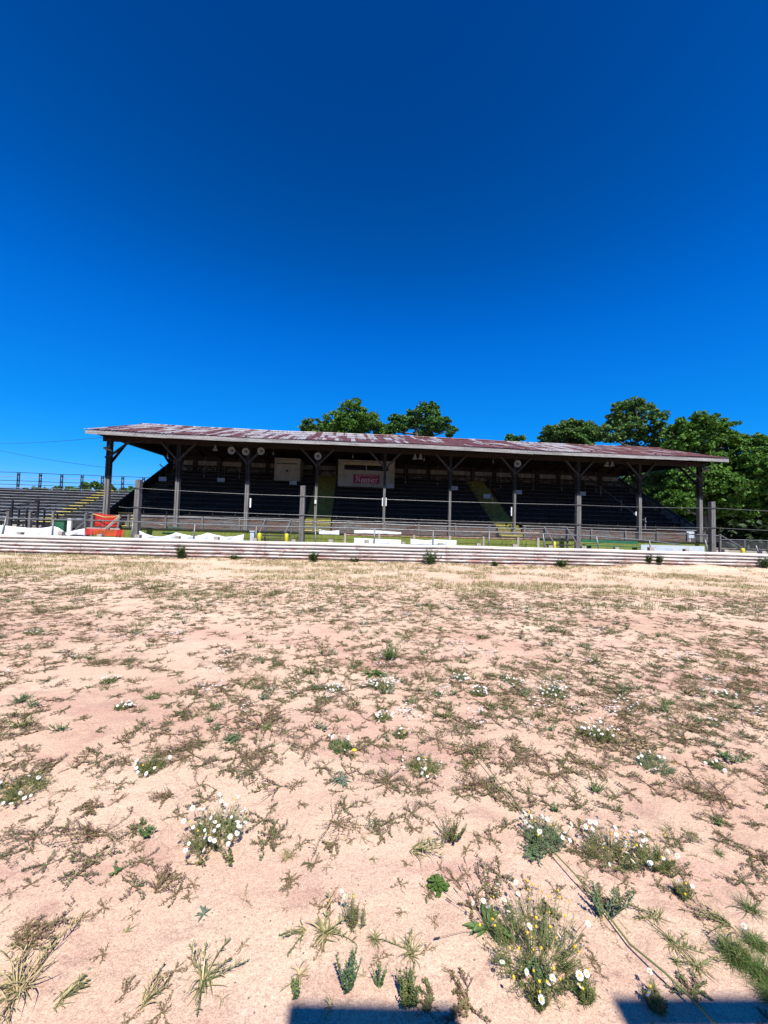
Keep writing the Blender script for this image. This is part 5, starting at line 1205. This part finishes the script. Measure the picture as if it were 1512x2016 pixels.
for i, (px, py, w, lab) in enumerate(((1450, 1900, 130, 'lush green grass clump left of the corner at bottom right'), (1500, 1930, 130, 'lush green grass clump filling the bottom right corner'), (1490, 1870, 90, 'lush grass clump at the right edge above the corner clump'), (1530, 1985, 130, 'shaded lush grass clump beyond the bottom right corner'))):
    one('grass', px, py, w, lab, name='grass_clump', n=420, w=.0018, mat='lush', h=.8)
one('leafy', 288, 1650, 52, 'compact dark green leafy weed left of the large daisy clump', mat='green', name='leafy_weed', n=14, H=.04, l=.012, d=20)
one('leafy', 283, 1628, 26, 'tiny leafy sprig just above the compact dark green weed', mat='green', name='leafy_weed', n=5, H=.03, l=.009, d=14)
one('leafy', 228, 1720, 60, 'flat dark green sprig at lower left', mat='green', name='leafy_weed', n=8, H=.02, l=.011, d=14)
one('leafy', 890, 1665, 84, 'round bushy olive weed in the centre foreground', mat='olive', name='leafy_weed', n=34, H=.10, l=.010, d=20)
one('leafy', 1055, 1690, 80, 'bluish mat-forming weed beneath the bluish daisy clump', mat='blue', name='leafy_weed', n=40, H=.03, l=.011, d=20)
one('leafy', 452, 1462, 56, 'blue-green mat-like weed left of centre in the middle distance', mat='blue', name='leafy_weed', n=34, H=.03, l=.012, d=16)
one('leafy', 42, 1382, 48, 'blue-green mat-like weed near the left edge', mat='blue', name='leafy_weed', n=34, H=.04, l=.014, d=14)
one('leafy', 300, 1380, 46, 'dark green weed in the left middle distance', mat='green', name='leafy_weed', n=24, H=.04, l=.012, d=14)
one('leafy', 1412, 1622, 34, 'small dark green leafy weed near the right edge', mat='green', name='leafy_weed', n=10, H=.03, l=.011, d=14)
one('leafy', 1190, 1815, 130, 'branching green weed beside the long stalk', mat='blue', name='leafy_weed', n=9, H=.14, l=.013, d=34)
one('leafy', 1092, 1600, 26, 'tiny dark leafy weed beside the long stalk', mat='green', name='leafy_weed', n=8, H=.04, l=.012, d=12)
one('leafy', 1168, 1558, 60, 'green leafy weed with small buds right of the long stalk', mat='green', name='leafy_weed', n=16, H=.06, l=.011, d=18)
one('leafy', 1010, 1385, 24, 'tiny bright green weed in the right middle distance', mat='lush', name='leafy_weed', n=8, H=.03, l=.012, d=10)
one('leafy', 1060, 1410, 36, 'flat fresh green weed between daisy clumps in the right middle distance', mat='lush', name='leafy_weed', n=12, H=.03, l=.012, d=12)
one('leafy', 1145, 1391, 24, 'small oval fresh green weed above the tall daisy clump', mat='lush', name='leafy_weed', n=10, H=.03, l=.013, d=12)
one('leafy', 767, 1296, 50, 'tall dark green weed behind the dense pale daisy clump', mat='green', name='leafy_weed', n=24, H=.22, l=.03, d=14)
one('broad', 735, 1325, 60, 'yellow-green weed left of the tall dark green weed', mat='lush', name='leafy_weed', n=22, wd=.09)
one('broad', 672, 1540, 52, 'grey-green star-shaped plant below the four-flowered daisy', 'plant', name='spiky_plant', n=30, wd=.06)
one('broad', 1425, 1490, 40, 'light green broad-leaved weed near the right edge', mat='lush', name='leafy_weed', n=14, wd=.14)
one('leafy', 1060, 1945, 60, 'blue-green leafy mat at the bottom below the yellow-headed daisies', mat='blue', name='leafy_weed', n=24, H=.04, l=.013, d=16)
one('leafy', 455, 1700, 60, 'trailing leafy stems below the large daisy clump', mat='olive', name='leafy_weed', n=8, H=.04, l=.013, d=18)
one('leafy', 392, 1700, 60, 'low olive sprig below and left of the large daisy clump', mat='olive', name='leafy_weed', n=8, H=.04, l=.011, d=14)
one('grass', 650, 1996, 60, 'thin dark grass in the left board shadow', name='grass_tuft', n=16, w=.003, mat='grass', h=.9)
one('sprawl', 850, 1982, 80, 'brown twiggy weed across the edge of the left board shadow', mat='mix', n=8, name='sprawling_weed')
one('sprawl', 1370, 1972, 90, 'brown twiggy weed across the edge of the right board shadow', mat='mix', n=8, name='sprawling_weed')
one('sprawl', 920, 1990, 110, 'pale brown weed between the two board shadows', mat='brown', n=9, name='sprawling_weed')
one('leafy', 580, 1975, 40, 'small leafy sprig at the corner of the left board shadow', mat='green', name='leafy_weed', n=6, H=.05, l=.009, d=16)
SPR = [(70, 1655, 150, 'wide brown sprawling weed near the left edge', 'mix', 12, None), (195, 1655, 170, 'brown sprawling weed between the left edge and the large daisy clump', 'brown', 11, None), (305, 1760, 130, 'brown trailing weed running upward at lower left', 'brown', 8, 1.3),
 (180, 1600, 60, 'small upright reddish weed at left', 'brown', 14, None), (380, 1490, 170, 'large purplish brown weed patch left of centre', 'brown', 14, None), (495, 1520, 120, 'brown bushy weed above the large daisy clump', 'mix', 16, None),
 (650, 1625, 190, 'long brown branching weed across the centre foreground', 'brown', 8, .1), (540, 1650, 80, 'brown leafy weed right of the large daisy clump', 'mix', 10, None), (655, 1670, 60, 'small brown forked weed at centre', 'brown', 5, -1.5),
 (765, 1545, 110, 'brown round weed at centre', 'mix', 14, None), (960, 1560, 120, 'brown weed left of the long stalk', 'brown', 10, None), (1010, 1500, 120, 'purplish weed crossed by the long stalk', 'brown', 10, None),
 (1080, 1530, 120, 'brown weed right of the long stalk in the middle', 'brown', 12, None), (1170, 1510, 110, 'purplish weed left of the bluish daisy clump', 'brown', 12, None), (1430, 1570, 180, 'reddish trailing weed at the right edge', 'brown', 12, 2.7),
 (1490, 1690, 90, 'purplish weed at the right edge above the bushy tuft', 'brown', 10, None), (1350, 1550, 110, 'dark weed below the bluish daisy clump', 'mix', 12, None), (930, 1810, 60, 'thin dry weed beside the plantain stalks', 'brown', 4, None),
 (60, 1850, 160, 'thin dry brown stems at the left edge', 'brown', 7, .7), (25, 1870, 100, 'brown stems above the corner grass', 'brown', 6, 1.0), (600, 1480, 110, 'brown weed left of the four-flowered daisy', 'brown', 10, None), (860, 1455, 120, 'brown weed between centre daisies and the long stalk', 'mix', 12, None),
 (1240, 1560, 60, 'thin brown twig weed right of centre', 'brown', 5, None), (1080, 1800, 60, 'brown weed among the yellow-headed daisies', 'mix', 8, None), (340, 1570, 80, 'purplish trailing weed above the compact green weed', 'brown', 8, 3.6)]
for px, py, w, lab, mt, n, bi in SPR: one('sprawl', px, py, w, lab, mat=mt, n=n, bias=bi, name='sprawling_weed')
# plantain with long stalks and dark heads
R = .10; g = gnd(960, 1850); t = thing('plantain', 'plantain with long thin stalks and dark seed heads at bottom centre right', 'plant', (g.x, g.y, gz(g.x, g.y)))
ob = bpy.data.objects.new('leaves', as_mesh('leaves', g_broad(R_, R, 14, .13), PM['green'])); col.objects.link(ob); ob.parent = t
for k, (hx, hy) in enumerate(((892, 1728), (942, 1714), (905, 1742), (862, 1846), (885, 1772), (915, 1695))):
    d_ = ray(hx, hy); s_ = (g.y + .05 + .03 * k) / d_.y; tip = CAM + d_ * s_
    if tip.z < .04: tip = gnd(hx, hy, .05)
    tl = tip - Vector((g.x, g.y, gz(g.x, g.y)))
    p = PB(); p.tube([np.zeros(3), np.array(tl) * .5 + np.array([0, 0, .01]), np.array(tl)], .001, .0008, 0, 4); ob = bpy.data.objects.new('stalk', as_mesh('stalk', p.arr(), [L['stem']])); col.objects.link(ob); ob.parent = t
    p = PB(); e = np.array(tl); dd = e / np.linalg.norm(e); p.tube([e - dd * .008, e - dd * .002, e + dd * .008, e + dd * .014], .0022, .0022, 0, 5); oh = bpy.data.objects.new('seed_head', as_mesh('seed_head', p.arr(), [L['seed']])); col.objects.link(oh); oh.parent = ob
# the long fallen stalk
lp = [(835, 1312), (846, 1350), (872, 1392), (890, 1425), (915, 1465), (950, 1515), (985, 1560), (1030, 1615), (1075, 1680), (1130, 1745), (1190, 1810), (1240, 1880), (1310, 1955), (1380, 2020), (1450, 2090)]
pts = [gnd(x, y) for x, y in lp]; pts = [Vector((q.x, q.y, gz(q.x, q.y) + .012 + .03 * math.sin(i * .9) ** 2)) for i, q in enumerate(pts)]
b = MB(); b.tube(pts, [.0015 + .0028 * i / len(pts) for i in range(len(pts))], 7); tag(b.build('grass_stalk', L['gstem'], origin=pts[-1], smooth=True), 'very long thin green stalk lying diagonally across the dirt', 'stalk')
# a yellow flower
g = gnd(697, 1496); b = MB(); g.z = gz(g.x, g.y); b.tube([g, g + Vector((0, 0, .05))], .0015, 5); b.lathe([(0, .05), (.012, .054), (.016, .062), (.006, .066), (0, .064)], g, (0, 0, 1), 9)
tag(b.build('yellow_flower', L['disc'], origin=g), 'single bright yellow flower above the grey-green star-shaped plant', 'flower')

# shrubs and sprouts against the guardrail
for i, (px, py, w, h, lab, cl) in enumerate(((356, 1102, 16, .55, 'slim dark leafy shrub against the guardrail left of the third column', 0), (617, 1112, 18, .4, 'leafy shrub against the guardrail below the fourth column', 0), (850, 1117, 36, .6, 'largest leafy shrub against the guardrail just right of centre', 0),
     (1107, 1124, 26, .32, 'rounded leafy shrub against the guardrail right of centre', 0), (1508, 1132, 18, .42, 'dark shrub against the guardrail at the right edge', 0), (975, 1119, 16, .2, 'small sprout against the guardrail left of the rounded shrub', 0),
     (700, 1113, 18, .14, 'low green sprout at the guardrail foot near the centre', 0), (462, 1106, 20, .15, 'low grassy sprout at the guardrail foot left of centre', 0))):
    g = gnd(px, py); g.y = RY(g.x) - rng.uniform(.3, .45); g.x = at(px, py, g.y).x; R = w / 756 * 16 / 2
    arr = g_leafy(R_, R * 1.15, 20 if h > .3 else 12, h, .10, 26, (0, 1, 1), 1.0)
    o = bpy.data.objects.new('shrub', as_mesh('shrub', arr, [L['green'], L['shrub'], L['gstem']])); col.objects.link(o); o.location = (g.x, g.y, gz(g.x, g.y) - .01); tag(o, lab, 'shrub', 'small shrubs growing against the guardrail')
for px, lab in ((1282, 'left one of two sprouts growing out through the guardrail'), (1303, 'right one of two sprouts growing out through the guardrail')):
    g = at(px, 1108, 16.55 + .0); arr = g_leafy(R_, .15, 14, .34, .10, 24, (0, 0)); Y = RY(g.x) - .20
    o = bpy.data.objects.new('shrub', as_mesh('shrub', arr, [L['shrub'], L['green'], L['gstem']])); col.objects.link(o); o.location = (g.x, Y, at(px, 1110, Y).z); tag(o, lab, 'shrub', 'small shrubs growing against the guardrail')
for px, py, h, lab in ((135, 1052, .35, 'leafy weed poking above the guardrail left of the orange mesh gate'), (586, 1050, .4, 'dark weed poking above the guardrail right of the yellow bollards'), (868, 1078, .3, 'weed poking above the guardrail in front of the sixth column'), (990, 1074, .32, 'weed poking above the guardrail under the right aisle'), (1032, 1074, .3, 'bushy weed poking above the guardrail left of the right entry')):
    p = at(px, py, 18); arr = g_leafy(R_, .25, 9, 1.15, .08, 34, (0, 1)); o = bpy.data.objects.new('tall_weed', as_mesh('tall_weed', arr, PM['green'])); col.objects.link(o); o.location = (p.x, 17.9, PZ); o.scale = (1, 1, max(.4, (p.z + h - PZ) / 1.15 * .85)); tag(o, lab, 'weed')

# scattered ground cover, too many to count
def scatter(name, protos, mats, pts, rs, lab, cat):
    """one mesh out of many transformed copies"""
    Vs, Ts, Ms = [], [], []; off = 0; pick = rs.randint(0, len(protos), len(pts))
    for i, (x, y, z, s_) in enumerate(pts):
        v, t_, m_ = protos[pick[i]]; a = rs.uniform(0, 6.283); c, s2 = math.cos(a), math.sin(a)
        w = v * s_; Vs.append(np.stack([w[:, 0] * c - w[:, 1] * s2 + x, w[:, 0] * s2 + w[:, 1] * c + y, w[:, 2] + z], 1)); Ts.append(t_ + off); Ms.append(m_); off += len(v)
    me = np_mesh(name, np.concatenate(Vs), np.concatenate(Ts), mats, np.concatenate(Ms)); o = bpy.data.objects.new(name, me); col.objects.link(o)
    return tag(o, lab, cat, kind='stuff')
rs = np.random.RandomState(3)
# patchiness: smooth value noise
G1 = rs.rand(64, 64); G2 = rs.rand(64, 64)
def vn(G, x, y):
    xi, yi = int(math.floor(x)), int(math.floor(y)); fx, fy = x - xi, y - yi; fx = fx * fx * (3 - 2 * fx); fy = fy * fy * (3 - 2 * fy); g_ = lambda a, b_: G[a % 64, b_ % 64]
    return (g_(xi, yi) * (1 - fx) + g_(xi + 1, yi) * fx) * (1 - fy) + (g_(xi, yi + 1) * (1 - fx) + g_(xi + 1, yi + 1) * fx) * fy
def patch(x, y): return .6 * vn(G1, x * .9 + 11, y * .9 + 5) + .4 * vn(G2, x * 2.6, y * 2.6)
def scat_pts(n, y0, y1, thr, s0, s1, side=1.06):
    out = []
    while len(out) < n:
        y = math.sqrt(rs.uniform(y0 * y0, y1 * y1)); x = rs.uniform(-side, side) * y
        if y > RY(x) - .3: continue
        if patch(x, y) < thr + rs.uniform(-.24, .18): continue
        out.append((x, y, gz(x, y) - .002, rs.uniform(s0, s1)))
    return out
SB_ = [g_sprawl(R_, R_.choice((.07, .1, .14)), R_.randint(4, 8), .9, (0, 1), .012, .35, False) for _ in range(14)]
SF_ = [g_sprawl(R_, .11, 7, .8, (0, 1), .009, .35, True) for _ in range(8)]
GT_ = [g_grass(R_, .10, 12, .005, .7, 0, stems=R_.randint(0, 3)) for _ in range(8)]
LV_ = [g_leafy(R_, .08, 8, .06, .016, 9) for _ in range(6)]
FW_ = []
for _ in range(4):
    p = PB()
    for k in range(12):
        a = R_.uniform(0, 6.28); r = .12 * R_.random() ** .5; q = np.array([math.cos(a) * r, math.sin(a) * r, R_.uniform(.03, .08)])
        for j in range(5): a1, a2 = j * 1.2566, (j + 1) * 1.2566; p.tri(q, q + np.array([math.cos(a1), math.sin(a1), -.1]) * .010, q + np.array([math.cos(a2), math.sin(a2), -.1]) * .010, 0)
    FW_.append(p.arr())
def near_pts(n, y0, y1, thr, s0, s1): return scat_pts(n, y0, y1, thr, s0, s1)
scatter('brown_weed_cover', SB_, PM['brown'], scat_pts(3800, 2.2, 10.0, .36, .3, 1.05), rs, 'small brown weeds scattered over the dirt', 'ground cover')
scatter('olive_weed_cover', SB_, PM['olive'], scat_pts(2800, 2.2, 11, .36, .3, 1.0), rs, 'small olive weeds scattered over the dirt', 'ground cover')
scatter('fine_weed_cover', SF_, PM['mix'], scat_pts(640, 1.6, 4.6, .36, .3, 1.1), rs, 'small twiggy weeds on the nearer dirt', 'ground cover')
scatter('near_sprig_cover', SF_, PM['brown'], scat_pts(170, 1.05, 2.4, .42, .12, .5), rs, 'tiny sprigs on the nearest dirt', 'ground cover')
scatter('near_blade_cover', GT_, PM['straw'], scat_pts(150, 1.05, 2.6, .40, .1, .5), rs, 'tiny dry grass sprouts on the nearest dirt', 'ground cover')
scatter('grass_cover', GT_, PM['grass'], scat_pts(900, 2.2, 9.5, .42, .3, 1.0), rs, 'small grass tufts scattered over the dirt', 'ground cover')
scatter('leafy_cover', LV_, PM['green'], scat_pts(420, 2.6, 11, .45, .35, 1.2), rs, 'small green leafy weeds scattered over the dirt', 'ground cover')
scatter('blue_leafy_cover', LV_, PM['blue'], scat_pts(200, 2.6, 9, .45, .5, 1.6), rs, 'small bluish leafy weeds scattered over the dirt', 'ground cover')
scatter('distant_daisies', FW_, [L['petal']], scat_pts(240, 3.0, 8.0, .46, .35, 1.1), rs, 'white flowers sprinkled among the farther weeds', 'ground cover')
CL_ = [g_feather(R_, .16, 60, .06) for _ in range(3)] + [g_leafy(R_, .14, 16, .05, .013, 14) for _ in range(3)] + [g_sprawl(R_, .2, 12, 1.0, (0, 1), .012, .3, False) for _ in range(3)]
scatter('olive_clump_cover', CL_, PM['olive'], scat_pts(110, 2.8, 9, .45, .6, 1.5), rs, 'olive weed clumps among the farther weeds', 'ground cover')
scatter('green_clump_cover', CL_, PM['feather'], scat_pts(80, 2.8, 9, .45, .5, 1.4), rs, 'green weed clumps among the farther weeds', 'ground cover')
scatter('dry_clump_cover', CL_, [L['stem'], L['brown'], L['straw']], scat_pts(80, 2.8, 9, .45, .5, 1.4), rs, 'dry reddish weed clumps among the farther weeds', 'ground cover')
TT_ = []
for _ in range(10):
    p = PB()
    for k in range(9):
        a = R_.uniform(0, 6.283); r = .12 * R_.random(); q = np.array([math.cos(a) * r, math.sin(a) * r, 0]); a = R_.uniform(0, 6.283); h = R_.uniform(.04, .11)
        p.blade([q, q + np.array([math.cos(a) * .015, math.sin(a) * .015, h * .6]), q + np.array([math.cos(a) * .05, math.sin(a) * .05, h])], .012, R_.choice((0, 0, 1)))
    TT_.append(p.arr())
def far_pts(n, y0, y1, s0, s1, thr):
    out = []
    while len(out) < n:
        y = math.sqrt(rs.uniform(y0 * y0, y1 * y1)); x = rs.uniform(-1.1, 1.1) * y
        if y > RY(x) - .15: continue
        if .5 * vn(G1, x * .35 + 3, y * 1.1) + .5 * vn(G2, x * 1.3, y * 2.2) < thr + .006 * x + rs.uniform(-.12, .12): continue
        out.append((x, y, gz(x, y) - .003, rs.uniform(s0, s1)))
    return out
scatter('straw_stubble', TT_, PM['straw'], far_pts(6000, 9.4, 17.2, .4, 1.2, .44), rs, 'dry straw stubble on the far half of the dirt', 'ground cover')
scatter('olive_stubble', TT_, PM['olive'], far_pts(3600, 7.5, 17.2, .4, 1.1, .52), rs, 'short olive grass on the far half of the dirt', 'ground cover')
vp = []
for _ in range(420):
    x = rs.uniform(-18, 18); 
    if vn(G1, x * .8, 3.3) < .42 and x > -6: continue
    y = RY(x) - rs.uniform(.08, .35); vp.append((x, y, gz(x, y) - .005, rs.uniform(.8, 2.2)))
scatter('rail_grass', GT_, PM['lush'], vp, rs, 'green grass growing along the foot of the guardrail', 'ground cover')
# pebbles and crumbs
ST_ = []
for _ in range(6):
    p = PB(); r3 = [R_.uniform(.6, 1.1) for _ in range(8)]
    for i in range(6):
        a, b_ = i * math.pi / 3, (i + 1) * math.pi / 3; q = lambda k_, t: np.array([math.cos(t) * r3[k_ % 6], math.sin(t) * r3[k_ % 6], 0.1]) * .008
        tp_ = np.array([.001, .001, .0065]); p.tri(q(i, a), q(i + 1, b_), tp_, 0)
    ST_.append(p.arr())
pp = []
for _ in range(2200):
    y = .9 + 4.5 * rs.rand() ** 1.5; x = rs.uniform(-1.05, 1.05) * y; pp.append((x, y, gz(x, y) - .001, rs.choice((.18, .25, .35, .5, .8))))
scatter('pebbles', ST_, [m_simple('pebble', (.10, .06, .045), (.45, .33, .26), 3, rough=.9)], pp, rs, 'small pebbles and crumbs lying on the dirt', 'pebbles')
